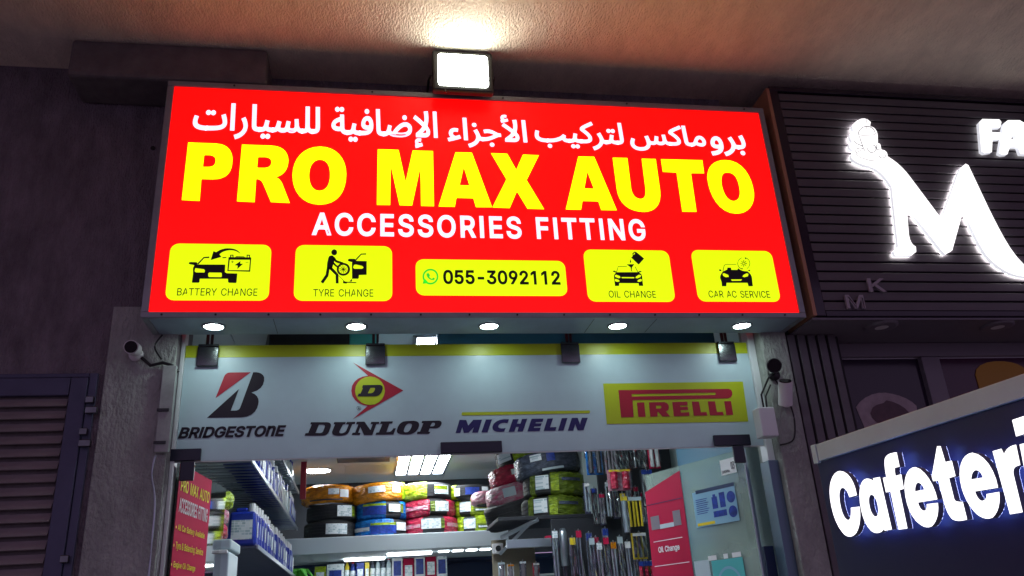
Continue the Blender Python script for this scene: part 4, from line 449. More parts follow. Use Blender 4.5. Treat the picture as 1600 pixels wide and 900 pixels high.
  'pirelli': ['M1454,2844 L2145,2842 C2177,2840 2170,2784 2132,2783 L1534,2783 L1528,2681 L1452,2681Z M1532,2819 L2055,2820 C2062,2817 2061,2806 2052,2805 L1532,2804Z', 'M1558,2767 L1603,2768 L1601,2681 L1557,2681Z', 'M1632,2767 L1728,2767 C1762,2764 1758,2715 1730,2710 L1752,2680 L1704,2680 L1684,2708 L1677,2708 L1675,2681 L1630,2681Z M1673,2747 L1701,2747 C1708,2743 1706,2731 1698,2729 L1672,2728Z', 'M1777,2766 L1871,2767 L1870,2745 L1822,2744 L1823,2736 L1869,2737 L1869,2717 L1822,2716 L1822,2702 L1874,2703 L1872,2681 L1775,2680Z', 'M1900,2767 L1944,2766 L1947,2701 L1983,2702 L1985,2681 L1900,2681Z', 'M2001,2767 L2046,2766 L2048,2700 L2086,2701 L2089,2681 L2001,2681Z', 'M2105,2765 L2148,2766 L2148,2681 L2104,2681Z'],
  'nb_M': ['M3183,4217 L3194,4241 C3233,4275 3296,4282 3317,4265 C3373,4227 3410,4175 3436,4118 L3577,3817 L3819,4195 L3873,4234 L3890,4222 L3940,3908 C3967,3765 3994,3595 4067,3507 C4096,3473 4151,3454 4206,3464 L4197,3440 C4137,3415 4077,3417 4039,3424 C3959,3428 3874,3475 3821,3563 C3785,3641 3767,3781 3753,3888 L3587,3598 L3532,3570 L3512,3597 L3353,3903 L3317,3712 C3309,3662 3316,3633 3341,3619 L3334,3585 L3296,3560 L3181,3558 L3179,3587 L3219,3617 L3233,3710 L3284,4040 C3269,4096 3226,4168 3175,4182Z'],
  'nb_hand': ['M3189,4548 L3217,4551 L3235,4545 L3254,4526 L3241,4492 C3275,4488 3284,4459 3279,4424 L3265,4363 C3273,4363 3280,4360 3281,4353 L3278,4314 C3305,4315 3320,4299 3310,4263 L3302,4228 L3229,4198 L3179,4183 C3128,4188 3063,4212 3048,4246 C3051,4274 3064,4285 3086,4296 L3052,4319 L3055,4347 L3082,4364 L3073,4400 L3079,4422 L3120,4456 L3106,4469 L3113,4494 L3151,4528Z'],
  'nb_lines': ['M3142,4423L3149,4442L3162,4459L3178,4473L3196,4483L3215,4486L3233,4484L3248,4476L3257,4463L3262,4447L3260,4428L3265,4429L3267,4449L3263,4467L3252,4481L3236,4490L3217,4492L3196,4488L3176,4478L3158,4462L3144,4444L3137,4423Z', 'M3138,4421L3164,4415L3217,4416L3263,4428L3263,4432L3218,4419L3165,4419L3140,4425Z', 'M3141,4411L3143,4368L3148,4319L3153,4321L3148,4369L3145,4413Z', 'M3208,4485L3199,4456L3204,4456L3213,4485Z', 'M3182,4539L3154,4509L3157,4506L3185,4536Z', 'M3226,4543L3220,4514L3225,4514L3230,4543Z', 'M3153,4300L3149,4292L3141,4285L3130,4280L3117,4278L3106,4279L3097,4283L3092,4289L3091,4296L3095,4304L3103,4311L3115,4315L3127,4318L3139,4316L3148,4312L3153,4306L3153,4298L3158,4300L3157,4309L3151,4317L3141,4321L3128,4323L3114,4320L3102,4315L3092,4306L3087,4296L3087,4286L3093,4279L3103,4274L3116,4273L3130,4275L3142,4281L3152,4289L3157,4298Z', 'M3221,4346L3230,4342L3236,4334L3238,4324L3235,4313L3228,4303L3218,4296L3206,4292L3195,4292L3187,4297L3182,4305L3182,4316L3186,4327L3182,4328L3177,4315L3177,4303L3183,4293L3193,4287L3205,4287L3219,4291L3231,4300L3239,4312L3243,4325L3241,4337L3234,4346L3223,4350Z', 'M3092,4371L3107,4351L3149,4331L3152,4336L3111,4355L3096,4375Z', 'M3298,4277L3294,4268L3288,4260L3279,4255L3271,4252L3262,4252L3256,4256L3252,4262L3251,4271L3246,4269L3247,4260L3252,4252L3260,4248L3270,4247L3280,4250L3290,4257L3298,4266L3302,4276Z', 'M3083,4274L3109,4247L3170,4227L3215,4223L3217,4227L3172,4231L3112,4250L3086,4277Z', 'M3101,4288L3137,4303L3137,4307L3100,4292Z', 'M3246,4355L3242,4311L3269,4308L3271,4313L3247,4315L3251,4356Z'],
  'nb_F': ['M4072,4561 L4109,4594 L4240,4597 L4250,4577 L4227,4532 L4160,4525 L4149,4491 L4218,4490 L4194,4439 L4134,4429 L4099,4332 L4039,4320 L4021,4335Z'],
  'nb_A': ['M4149,4325 L4265,4566 L4307,4594 L4400,4598 L4434,4574 L4419,4345 L4377,4324 L4314,4325 L4313,4380 L4249,4375 L4212,4319 L4169,4314Z M4318,4508 L4324,4445 L4280,4439Z'],
  'c_C': ['M355,2120C407,2110 431,2063 427,2008 L379,2007 C377,2030 368,2048 349,2051 C329,2052 314,2026 314,1983 C313,1946 327,1921 344,1919 C358,1918 369,1939 375,1965 L429,1962 C425,1927 409,1888 377,1865 C350,1848 314,1849 293,1875 C255,1916 247,1993 263,2048 C279,2099 319,2125 355,2120Z'],
  'c_a': ['M504,2062 C523,2059 535,2052 539,2045 L541,2057 L580,2055 L581,1854 L540,1854 L540,1862 C519,1845 486,1846 465,1862 C433,1890 425,1949 442,2006 C455,2045 477,2064 504,2062Z M511,1997 C529,1995 537,1969 531,1935 C526,1918 517,1910 507,1912 C489,1916 482,1946 489,1976 C494,1991 502,1998 511,1997Z'],
  'c_f': ['M699,2129 L697,2074 L672,2075 C666,2067 666,2058 665,2045 L696,2045 L692,1991 L668,1990 L663,1848 L616,1849 L619,1992 L594,1993 L595,2049 L615,2049 C616,2080 620,2102 629,2118 C644,2133 666,2133 699,2129Z'],
  'c_e': ['M775,2058 C819,2043 845,1979 842,1929 L746,1932 C747,1911 754,1901 767,1899 C777,1899 783,1906 786,1920 L840,1917 C835,1884 815,1854 784,1841 C755,1835 733,1849 713,1871 C684,1910 686,1960 699,2003 C714,2042 743,2064 775,2058Z M772,2001 C786,1996 791,1983 791,1972 L745,1973 C750,1992 761,2003 772,2001Z'],
  'c_t': ['M902,2110 L918,2107 L921,2049 L951,2048 L950,1994 L919,1992 L918,1920 C917,1911 928,1907 952,1904 L951,1844 C925,1842 901,1843 886,1854 C868,1875 869,1908 868,1923 L867,1992 L843,1994 L842,2011Z'],
  'c_e2': ['M1047,2057 C1095,2044 1120,1983 1112,1927 L1015,1930 C1016,1914 1021,1897 1035,1895 C1049,1895 1057,1903 1059,1914 L1112,1913 C1105,1878 1087,1850 1058,1837 C1033,1830 1003,1844 988,1868 C964,1904 956,1951 969,1996 C982,2036 1012,2061 1047,2057Z M1043,1998 C1058,1994 1062,1982 1063,1969 L1013,1971 C1018,1987 1030,1999 1043,1998Z'],
  'c_r': ['M1130,2045 L1167,2046 L1171,2027 C1184,2042 1203,2049 1226,2047 L1220,1982 C1198,1982 1188,1977 1185,1958 L1179,1838 L1129,1838Z'],
  'c_i': ['M1239,2045 L1283,2044 L1265,1843 L1216,1839Z', 'M1238,2126 L1291,2128 L1287,2074 L1235,2072Z'],
}
TILES = {
  'battery': [-1044, 3262, -525, 3588],
  'tyre': [-397, 3262, 123, 3590],
  'phone': [252, 3296, 1104, 3513],
  'oil': [1220, 3263, 1739, 3588],
  'ac': [1879, 3266, 2393, 3595],
}
ARECT = {
  'sayarat': [-996, 4250, -290, 4492],
  'idafiya': [-225, 4233, 397, 4499],
  'ajza': [455, 4250, 941, 4493],
  'tarkib': [989, 4262, 1553, 4469],
  'maks': [1593, 4271, 2095, 4468],
  'pro': [2119, 4254, 2363, 4414],
}
FITS = [
  ('acc', 'ACCESSORIES FITTING', [-314, 3648, 1613, 3794], 0, 1),
  ('battery', 'BATTERY CHANGE', [-987, 3288, -584, 3330], 0, 0),
  ('tyre', 'TYRE CHANGE', [-296, 3286, 22, 3329], 0, 0),
  ('oil', 'OIL CHANGE', [1344, 3287, 1625, 3330], 0, 0),
  ('ac', 'CAR AC SERVICE', [1947, 3290, 2330, 3334], 0, 0),
  ('phone', '055-3092112', [403, 3362, 1068, 3450], 0, 0.7),
  ('bs', 'BRIDGESTOñE', [-995, 2616, -441, 2679], 0.25, 1),
  ('r', 'R', [-57, 2757, -49, 2770], 0, 0),
  ('lt1', 'PRO MAX AUTO', [27, 2351, 516, 2415], 0, 0.6),
  ('lt2', 'ACCESSORIES FITTING', [26, 2243, 508, 2318], 0, 0.6),
  ('lt3', '• All Car Battery Available', [4, 2145, 483, 2184], 0, 0.3),
  ('lt4', '• Tyre & Balancing Service', [-6, 2052, 479, 2097], 0, 0.3),
  ('lt5', '• Engine Oil Change', [-14, 1963, 366, 2001], 0, 0.3),
  ('rt', 'Oil Change', [-844, 1968, -641, 2014], 0, 0.8),
  ('K', 'K', [2966, 3323, 3078, 3411], 0, 0),
  ('Mk', 'M', [2795, 3215, 2915, 3302], 0, 0),
]
# ================================================================ SETTING
YW = 0.27            # front of the plastered wall, behind the lightbox (front face at y = 0)
CZ = 4.88            # underside of the arcade ceiling
def struct(name, bm, m): return tag(mesh_obj(name, bm, m), kind='structure')
b = NB(); box(b, (-40, -40, -0.3), (40, YW, 0)); struct('pavement', b, 'paving')
b = NB(); box(b, (-6, -3.6, CZ), (9, 2.0, CZ + 0.3)); struct('arcade_ceiling', b, 'soffit_plaster')
# rough hole broken into the ceiling plaster
b = NB()
pts = [(1.02 + (0.026 + 0.012 * random.random()) * math.cos(a), -0.98 + (0.02 + 0.012 * random.random()) * math.sin(a)) for a in [k * math.pi / 6 for k in range(12)]]
b.faces.new([b.verts.new((x, y, CZ - 0.004)) for x, y in pts]); o = mesh_obj('ceiling_hole', b, 'cladding_gap'); o.parent = bpy.data.objects['arcade_ceiling']
b = NB()
box(b, (-6, YW, 0), (-1.02, 0.62, CZ)); box(b, (-1.02, YW, 3.34), (2.38, 0.62, CZ)); box(b, (-6, 0.62, 3.6), (3, 0.9, CZ))
tag(mesh_obj('wall', b, 'plaster_dark'), 'dark rough plastered shop front wall behind and left of the red sign', 'wall')
# pillar skins: lighter trowelled plaster either side of the entrance
b = NB(); box(b, (-1.37, YW - 0.012, 0), (-1.022, 0.55, 3.33), 0.006); tag(mesh_obj('pillar', b, 'plaster_pillar'), 'left grey plastered pillar between louvred door and shop entrance', 'pillar')
b = NB(); box(b, (2.36, YW - 0.012, 0), (2.53, 0.55, 3.33), 0.008); tag(mesh_obj('pillar', b, 'plaster_pillar'), 'right pale plastered pillar carrying the two cameras', 'pillar')
b = NB(); box(b, (-1.7, -0.02, 4.63), (-0.61, YW - 0.003, CZ - 0.003), 0.02)
tag(mesh_obj('beam', b, 'concrete_dark'), 'short dark concrete beam under the ceiling above the sign\'s left corner', 'beam')
# small dark fixing holes in the wall left of the sign
h = empty('bolt_hole', (-1.27, YW, 4.34), 'pair of small dark holes in the wall beside the sign', 'bolt hole')
for dx in (0, 0.13):
    b = NB(); cyl(b, (dx, -0.006, 0), (dx, 0.01, 0), 0.014, n=10); mesh_obj('hole', b, 'cladding_gap', h)

# ================================================================ MAIN LIGHTBOX SIGN
sg = empty('lightbox_sign', (0.69, 0.0, 3.165), 'big red backlit sign with yellow English and white Arabic lettering', 'sign')
def on_sign(bm): 
    bmesh.ops.translate(bm, verts=bm.verts, vec=(-0.69, 0, -3.165)); return bm
X0, X1, Z0_, Z1_ = -1.117, 2.494, 3.195, 4.591
b = NB()
for a, c in [((X0 - 0.035, 0.002, 3.165), (X0 - 0.001, YW - 0.003, 4.625)), ((X1 + 0.001, 0.002, 3.165), (X1 + 0.035, YW - 0.003, 4.625)), ((X0, 0.002, Z1_ + 0.001), (X1, YW - 0.003, 4.625)), ((X0, 0.235, 3.21), (X1, 0.262, Z1_ - 0.002))]: box(b, a, c, 0.003)
mesh_obj('casing', on_sign(b), 'alu_grey', sg)
b = NB(); box(b, (X0, 0.004, 3.168), (X1, YW - 0.003, Z0_ - 0.002), 0.002); mesh_obj('underside_panel', on_sign(b), 'box_under', sg)
b = NB()
for a, c in [((X0 - 0.036, -0.014, Z0_ - 0.031), (X1 + 0.036, 0.001, Z0_)), ((X0 - 0.036, -0.014, Z1_), (X1 + 0.036, 0.001, Z1_ + 0.034)), ((X0 - 0.036, -0.0135, Z0_), (X0, 0.001, Z1_)), ((X1, -0.0135, Z0_), (X1 + 0.036, 0.001, Z1_))]: box(b, a, c, 0.003)
mesh_obj('frame', on_sign(b), 'alu_grey', sg)
for i in range(14):
    b = NB(); x = -1.05 + i * 0.265; cyl(b, (x, -0.019, Z0_ - 0.016), (x, -0.012, Z0_ - 0.016), 0.006, n=8); mesh_obj('screw', on_sign(b), 'black_plastic', sg)
    if i % 3 == 1:
        b = NB(); cyl(b, (x, -0.019, Z1_ + 0.018), (x, -0.012, Z1_ + 0.018), 0.006, n=8); mesh_obj('screw', on_sign(b), 'black_plastic', sg)
for x in (-0.5, 1.25, 1.62):
    b = NB(); box(b, (x, 0.02, 3.1665), (x + 0.003, YW - 0.02, 3.169)); mesh_obj('panel_joint', on_sign(b), 'black_plastic', sg)
b = NB(); box(b, (X0, -0.004, Z0_), (X1, 0.003, Z1_)); mesh_obj('face_panel', on_sign(b), 'sign_red', sg)
def sheet(name, m, paths, y, parent, org, thick=0.0015, lab=None, bold=0, res=5):
    bm = NB()
    for p in paths: path_mesh(bm, p, flat(y), thick, bold, res)
    bmesh.ops.translate(bm, verts=bm.verts, vec=[-q for q in org]); o = mesh_obj(name, bm, m, parent)
    if lab: o['label'] = lab
    return o
SO = (0.69, 0, 3.165)
for k, L in [('P', 'P'), ('R', 'R'), ('O', 'O'), ('M', 'M'), ('A', 'A'), ('X', 'X'), ('A2', 'A'), ('U', 'U'), ('T', 'T'), ('O2', 'O')]:
    sheet('letter', 'sign_yellow', TR[k], -0.0045, sg, SO, lab='heavy yellow capital letter ' + L, res=8)
for k, rect in ARECT.items():
    bm = NB(); fit_paths(bm, split_outer(AR[k]), rect, flat(-0.0045), bold=0.013, depth=0.0015, res=4)
    bmesh.ops.translate(bm, verts=bm.verts, vec=(-0.69, 0, -3.165)); mesh_obj('arabic_word', bm, 'sign_white', sg)
def fitted(key, parent, m, y, org, name='lettering', lab=None, fn=None, boldk=26, depth=0.0015, mi_side=None, txt=None):
    for (k, t, rect, sh, bold) in FITS:
        if k == key:
            # one object per word, all fitted together
            allp = text_paths(t, sh); X0f, Y0f, X1f, Y1f = bbox_path(allp); a0, b0, a1, b1 = [r / 1000 for r in rect]; bd = bold * boldk / 1000
            kx = (a1 - a0) / (X1f - X0f + 2 * bd); ky = (b1 - b0) / (Y1f - Y0f + 2 * bd); xo = 0; o = None
            words = t.split(' ')
            for wi, wd in enumerate(words):
                wp = [shift(q, xo, 0, 0) for q in text_paths(wd, sh)]; wx = bbox_path(wp)
                r = [(a0 + (wx[0] - X0f) * kx) * 1000, (b0 + (wx[1] - Y0f) * ky) * 1000, (a0 + (wx[2] - X0f + 2 * bd) * kx) * 1000, (b0 + (wx[3] - Y0f + 2 * bd) * ky) * 1000]
                bm = NB(); fit_paths(bm, wp, r, fn or flat(y), bold=bd, depth=depth, mi_side=mi_side)
                if org: bmesh.ops.translate(bm, verts=bm.verts, vec=[-q for q in org])
                o = mesh_obj(name, bm, m, parent)
                if lab and len(words) == 1: o['label'] = lab
                xo += sum(GLYPHS[ch][0] + TRACK for ch in wd) + 290
            return o
TRACK = 75
fitted('acc', sg, 'sign_white', -0.0045, SO, lab='white line reading ACCESSORIES FITTING', boldk=23)
TRACK = 0
TL = {'battery': 'yellow panel with a car and battery pictogram over BATTERY CHANGE', 'tyre': 'yellow panel with a man rolling a wheel over TYRE CHANGE', 'phone': 'yellow panel with the phone number 055-3092112', 'oil': 'yellow panel with an oil can over a car and OIL CHANGE', 'ac': 'yellow panel with a car and snowflake over CAR AC SERVICE'}
for k, (x0, z0, x1, z1) in TILES.items():
    t = sheet('service_panel', 'sign_tile', [rrect(x0, z0, x1, z1, 45)], -0.0045, sg, SO, lab=TL[k])
    if k == 'phone':
        o = sheet('chat_icon', 'print_green', TR['phone_icon'], -0.0065, t, SO, thick=0.001)
    else: o = sheet('pictogram', 'print_black', TR[k], -0.0065, t, SO, thick=0.001)
    fitted(k, t, 'print_black', -0.0065, SO, boldk=38 if k == 'phone' else 12)
# round downlights let into the underside
for i, (x, lab) in enumerate([(-0.816, 'first round downlight under the red sign, counted from the left'), (-0.07, 'second round downlight under the red sign, counted from the left'), (0.667, 'round downlight under the middle of the red sign, below the phone number'), (1.42, 'fourth round downlight under the red sign, below OIL CHANGE'), (2.187, 'last round downlight under the red sign, below CAR AC SERVICE')]):
    d = empty('downlight', (x, 0.128, 3.168), lab, 'lamp', 'downlights under the red sign')
    b = NB(); lathe(b, [(0.050, -0.001), (0.062, -0.001), (0.064, -0.006), (0.052, -0.009), (0.049, -0.006)], 28, closed=True); mesh_obj('rim', b, 'alu_grey', d, True)
    b = NB(); lathe(b, [(0.049, -0.0035), (0.04, -0.007), (0.001, -0.008)], 28); mesh_obj('lens', b, 'lamp_white', d, True)

# ================================================================ FLOODLIGHT
fl = empty('floodlight', (0.55, -0.12, 4.60), 'square black floodlight glowing white above the middle of the sign', 'lamp')
fl.rotation_euler = (0, math.radians(0.5), 0)
b = NB(); box(b, (-0.185, 0.0, -0.03), (0.185, 0.05, 0.262), 0.012); box(b, (-0.14, 0.05, 0.02), (0.14, 0.09, 0.22), 0.01); mesh_obj('housing', b, 'black_plastic', fl)
b = NB(); path_mesh(b, rrect(-152, 2, 152, 234, 22), flat(0), 0.004); bmesh.ops.translate(b, verts=b.verts, vec=(0, -0.001, 0)); mesh_obj('lens', b, 'flood_glow', fl)
b = NB(); tube(b, [(-0.19, 0.03, 0.1), (-0.2, 0.12, 0.12), (-0.2, 0.39, 0.12)], 0.008); tube(b, [(0.19, 0.03, 0.1), (0.2, 0.12, 0.12), (0.2, 0.39, 0.12)], 0.008); mesh_obj('bracket', b, 'black_plastic', fl)
b = NB(); cyl(b, (-0.11, 0.0, -0.048), (-0.11, 0.0, -0.028), 0.008, n=10); mesh_obj('knob', b, 'steel', fl)

# ================================================================ TRANSOM GLASS WITH TYRE LOGOS
GY = 0.36
tg = empty('transom_panel', (0.65, GY, 2.497), 'frosted glass panel over the entrance with four tyre brand logos', 'glass panel')
TO = (0.65, GY, 2.497)
def rel(bm, org): bmesh.ops.translate(bm, verts=bm.verts, vec=[-q for q in org]); return bm
b = NB(); box(b, (-0.998, GY, 2.497), (2.312, GY + 0.012, 3.066)); mesh_obj('frosted_sheet', rel(b, TO), 'vinyl', tg)
b = NB(); box(b, (-0.998, GY, 3.067), (2.312, GY + 0.012, 3.137)); mesh_obj('lime_band', rel(b, TO), 'vinyl_lime', tg)
b = NB(); box(b, (-0.998, GY + 0.001, 2.491), (2.312, GY + 0.011, 2.496)); mesh_obj('glass_edge', rel(b, TO), 'frame_white', tg)
def gs(name, m, key, lvl, lab): return sheet(name, m, TR[key], GY - 0.001 - 0.002 * lvl, tg, TO, thick=0.001, lab=lab)
gs('logo', 'vinyl_red', 'bs_red', 0, 'red corner of the slanted B emblem'); gs('logo', 'vinyl_black', 'bs_blk', 0, 'black slanted B emblem')
fitted('bs', tg, 'vinyl_black', GY - 0.001, TO, lab='black italic wordmark at the left of the panel', boldk=34)
gs('logo', 'vinyl_red', 'dl_red', 0, 'red arrow emblem'); gs('logo', 'vinyl_lime', 'dl_yel', 1, 'yellow disc on the arrow emblem'); gs('logo', 'vinyl_black', 'dl_blk', 2, 'black letter D on the yellow disc')
fitted('r', tg, 'vinyl_black', GY - 0.001, TO)
gs('wordmark', 'vinyl_black', 'dunlop', 0, 'wide black slanted wordmark'); gs('wordmark', 'vinyl_navy', 'michelin', 0, 'navy slanted wordmark'); gs('underline', 'vinyl_lime', 'mi_line', 0, 'lime line above the navy wordmark')
gs('logo_panel', 'vinyl_lime', 'pi_panel', 0, 'yellow rectangle'); gs('wordmark', 'vinyl_red', 'pirelli', 1, 'red wordmark with its long stretched P')
# patch fittings: steel clamps on the top edge, dark ones on the bottom edge
for x, lab in [(-0.876, 'steel clamp at the top left of the logo glass'), (0.036, 'steel clamp on the logo glass above the arrow emblem'), (1.18, 'steel clamp on the logo glass right of its middle'), (2.17, 'steel clamp at the top right of the logo glass')]:
    e = empty('glass_clamp', (x, GY, 3.012), lab, 'clamp', 'steel clamps along the top of the logo glass')
    b = NB(); box(b, (-0.056, -0.022, 0), (0.056, -0.006, 0.112), 0.004); mesh_obj('cover_plate', b, 'steel', e)
    b = NB(); box(b, (-0.05, 0.016, 0.004), (0.05, 0.028, 0.112), 0.003); mesh_obj('back_plate', b, 'steel', e)
    b = NB(); box(b, (-0.018, -0.004, 0.128), (-0.002, 0.012, 0.30), 0.002); box(b, (0.006, -0.004, 0.128), (0.02, 0.012, 0.30), 0.002); mesh_obj('hanger', b, 'shelf_black', e)
    b = NB(); box(b, (-0.054, -0.02, 0.113), (0.054, 0.02, 0.127), 0.003); mesh_obj('saddle', b, 'steel', e)
for (x0, x1, lab, el) in [(-1.045, -0.868, 'dark corner fitting at the bottom left of the logo glass', -1), (0.394, 0.737, 'dark blue fitting at the bottom middle of the logo glass', 0), (1.995, 2.223, 'dark corner fitting at the bottom right of the logo glass', 1)]:
    e = empty('patch_fitting', ((x0 + x1) / 2, GY, 2.497), lab, 'door fitting'); cx = (x0 + x1) / 2
    b = NB(); box(b, (x0 - cx, -0.024, -0.002), (x1 - cx, -0.006, 0.062), 0.004)
    mesh_obj('cover_plate', b, 'steel_dark', e)
    if el:
        b = NB(); xx = (x0 - cx + 0.115) if el < 0 else (x1 - cx - 0.085)
        box(b, (xx - 0.035, -0.024, -0.105), (xx + 0.035, -0.006, -0.004), 0.004); mesh_obj('pivot_plate', b, 'steel_dark', e)
# entrance frame
fr = empty('door_frame', (0.65, GY, 0), 'grey metal frame around the shop entrance', 'door frame')
b = NB(); box(b, (-1.019, GY - 0.02, 0), (-1.0, GY + 0.06, 3.30), 0.003); mesh_obj('jamb', rel(b, (0.65, GY, 0)), 'frame_white', fr)
b = NB(); box(b, (2.314, GY - 0.02, 2.40), (2.358, GY + 0.06, 3.30), 0.003); mesh_obj('jamb', rel(b, (0.65, GY, 0)), 'frame_white', fr)
b = NB(); box(b, (2.295, GY - 0.05, 0), (2.358, GY + 0.06, 2.398), 0.003); mesh_obj('jamb', rel(b, (0.65, GY, 0)), 'frame_blue', fr)
b = NB(); box(b, (-1.075, YW - 0.05, 2.52), (-1.005, YW - 0.014, 2.98), 0.004); mesh_obj('cable_trunking', rel(b, (0.65, GY, 0)), 'trunking', fr)
for (z, s) in [(2.73, 1), (2.56, 1)]:
    b = NB(); box(b, (-1.08, YW - 0.06, z), (-1.02, YW - 0.052, z + 0.016), 0.002); mesh_obj('trunking_clip', rel(b, (0.65, GY, 0)), 'shelf_black', fr)

# ================================================================ OPEN GLASS DOOR LEAVES
def leaf_fn(x0, y0, azd, off=0):
    a = math.radians(azd); dx, dy = math.sin(a), math.cos(a); nx, ny = math.cos(a), -math.sin(a)
    return lambda s, z, w_=0: Vector((x0 + dx * s + nx * (w_ + off), y0 + dy * s + ny * (w_ + off), z))
def lbox(bm, fn, s0, s1, z0, z1, w0, w1, bev=0, mi=0):
    vs = box(bm, (s0, w0, z0), (s1, w1, z1), bev, mi)
    for v in vs: v.co = fn(v.co.x, v.co.z, v.co.y)
LF = leaf_fn(-0.98, 0.37, 7)
ld = empty('door_leaf', (-0.98, 0.37, 0), 'left glass door leaf standing open into the shop behind a pink poster', 'door')
RF = leaf_fn(2.2, 0.42, -22); RFm = lambda s, z, w_=0: RF(-s, z, -w_)
rd = empty('door_leaf', (2.2, 0.42, 0), 'right glass door leaf standing open with a red oil change poster', 'door')
b = NB(); lbox(b, LF, 0.0, 0.86, 0.02, 2.488, -0.006, 0.006); mesh_obj('glass_pane', rel(b, (-0.98, 0.37, 0)), 'clear_glass', ld)
b = NB(); lbox(b, RF, 0.0, 0.90, 0.02, 2.488, -0.006, 0.006); mesh_obj('glass_pane', rel(b, (2.2, 0.42, 0)), 'painted_haze_glass', rd)
b = NB(); lbox(b, RF, -0.014, -0.001, 0.02, 2.49, -0.012, 0.012, 0.002); mesh_obj('edge_seal', rel(b, (2.2, 0.42, 0)), 'wire', rd)
def poster(fn, sgn, quad, m, label, org, y=0.01):
    e = empty('poster', org, label, 'poster')
    bm = NB(); A = [bm.verts.new(fn(s, z, sgn * y)) for s, z in quad]; Bq = [bm.verts.new(fn(s, z, sgn * (y - 0.002))) for s, z in quad]
    bm.faces.new(A); bm.faces.new(Bq[::-1])
    n = len(A)
    for i in range(n): bm.faces.new((A[i], A[(i + 1) % n], Bq[(i + 1) % n], Bq[i]))
    mesh_obj('sheet', rel(bm, org), m, e); return e
lp = poster(LF, 1, [(-0.02, 1.2), (0.535, 1.2), (0.55, 2.488), (0.0, 2.488)], 'magenta', 'pink poster listing PRO MAX AUTO services on the left glass door', (-0.98, 0.37, 1.2))
lo = (-0.98, 0.37, 1.2)
for k, mm in [('lt1', 'text_yellow'), ('lt2', 'text_white'), ('lt3', 'text_yellow'), ('lt4', 'text_yellow'), ('lt5', 'text_yellow')]:
    fitted(k, lp, mm, 0, lo, fn=lambda u, v, w_: LF(u, v, 0.0115 + w_), boldk=20, depth=0.001)
b = NB(); lbox(b, LF, 0.05, 0.16, 2.44, 2.486, 0.012, 0.014); mesh_obj('tape', rel(b, lo), 'clear_film', lp)
ro = (2.2, 0.42, 1.2)
rp = poster(RFm, 1, [(-0.95, 1.2), (-0.55, 1.2), (-0.551, 2.458), (-0.91, 2.376)], 'magenta2', 'red poster reading Oil Change on the right glass door', ro)
fitted('rt', rp, 'text_white', 0, ro, fn=lambda u, v, w_: RFm(u, v, 0.0115 + w_), boldk=30, depth=0.001) if False else None
for (k, t, rect, sh, bold) in FITS:
    if k == 'rt':
        bm = NB(); fit_paths(bm, text_paths(t, 0), rect, lambda u, v, w_: RFm(u, v, 0.0115 + w_), bold=0.024, depth=0.001); mesh_obj('lettering', rel(bm, ro), 'text_white', rp)
def rq(name, m, s0, s1, z0, z1, parent, org, lv=1, bev=0): 
    bm = NB(); lbox(bm, RFm, s0, s1, z0, z1, 0.010 + lv * 0.0015, 0.0112 + lv * 0.0015, bev); return mesh_obj(name, rel(bm, org), m, parent)
rq('picture', 'nb_frame', -0.885, -0.80, 2.125, 2.21, rp, ro); rq('picture', 'nb_frame', -0.665, -0.595, 2.125, 2.218, rp, ro); rq('picture', 'jug_pale', -0.80, -0.665, 2.123, 2.15, rp, ro)
rq('rule_line', 'text_white', -0.882, -0.604, 2.047, 2.051, rp, ro); rq('rule_line', 'text_white', -0.90, -0.57, 1.895, 1.899, rp, ro); rq('rule_line', 'shop_navy', -0.90, -0.56, 2.285, 2.289, rp, ro)
# product sticker, shop number plate and teal sticker on the right leaf
st = empty('sticker', (2.2, 0.42, 2.08), 'pale blue product sticker with bottle drawings on the right glass door', 'sticker')
so = (2.2, 0.42, 2.08)
rq('backing', 'sky_blue_print', -0.462, -0.10, 2.088, 2.30, st, so, 0); rq('header', 'shop_navy', -0.43, -0.10, 2.288, 2.31, st, so, 1)
rq('pictogram', 'label_blue', -0.30, -0.255, 2.18, 2.25, st, so, 1); rq('pictogram', 'label_blue', -0.289, -0.267, 2.25, 2.265, st, so, 1); rq('pictogram', 'label_blue', -0.235, -0.19, 2.18, 2.268, st, so, 1); rq('pictogram', 'label_blue', -0.30, -0.19, 2.13, 2.165, st, so, 1)
for z in (2.145, 2.23):
    bm = NB(); vs = cyl(bm, (-0.14, 0.0115, z), (-0.14, 0.0127, z), 0.034, n=24)
    for v in vs: v.co = RFm(v.co.x, v.co.z, v.co.y)
    mesh_obj('pictogram', rel(bm, so), 'label_blue', st)
for i in range(8): rq('text_line', 'label_blue', -0.44, -0.35 + 0.01 * (i % 3), 2.165 + i * 0.012, 2.169 + i * 0.012, st, so, 1)
rq('stripe', 'yellow_plastic', -0.45, -0.30, 2.095, 2.112, st, so, 1)
pn = empty('number_plate', (2.2, 0.42, 2.36), 'small white shop number plate near the top of the right glass door', 'sign'); po = (2.2, 0.42, 2.36)
rq('plate', 'paper_white', -0.187, -0.062, 2.362, 2.453, pn, po, 0)
bm = NB(); fit_paths(bm, text_paths('SHOPNo.'), (-178, 2372, -112, 2390), lambda u, v, w_: RFm(u, v, 0.0125 + w_), depth=0.001); mesh_obj('lettering', rel(bm, po), 'print_black', pn)
bm = NB(); fit_paths(bm, text_paths('03'), (-100, 2385, -72, 2430), lambda u, v, w_: RFm(u, v, 0.0125 + w_), depth=0.001); mesh_obj('lettering', rel(bm, po), 'print_black', pn)
bm = NB(); fit_paths(bm, split_outer(AR['pro']), (-165, 2408, -120, 2432), lambda u, v, w_: RFm(u, v, 0.0125 + w_), depth=0.001); mesh_obj('lettering', rel(bm, po), 'print_black', pn) if False else bm.free()
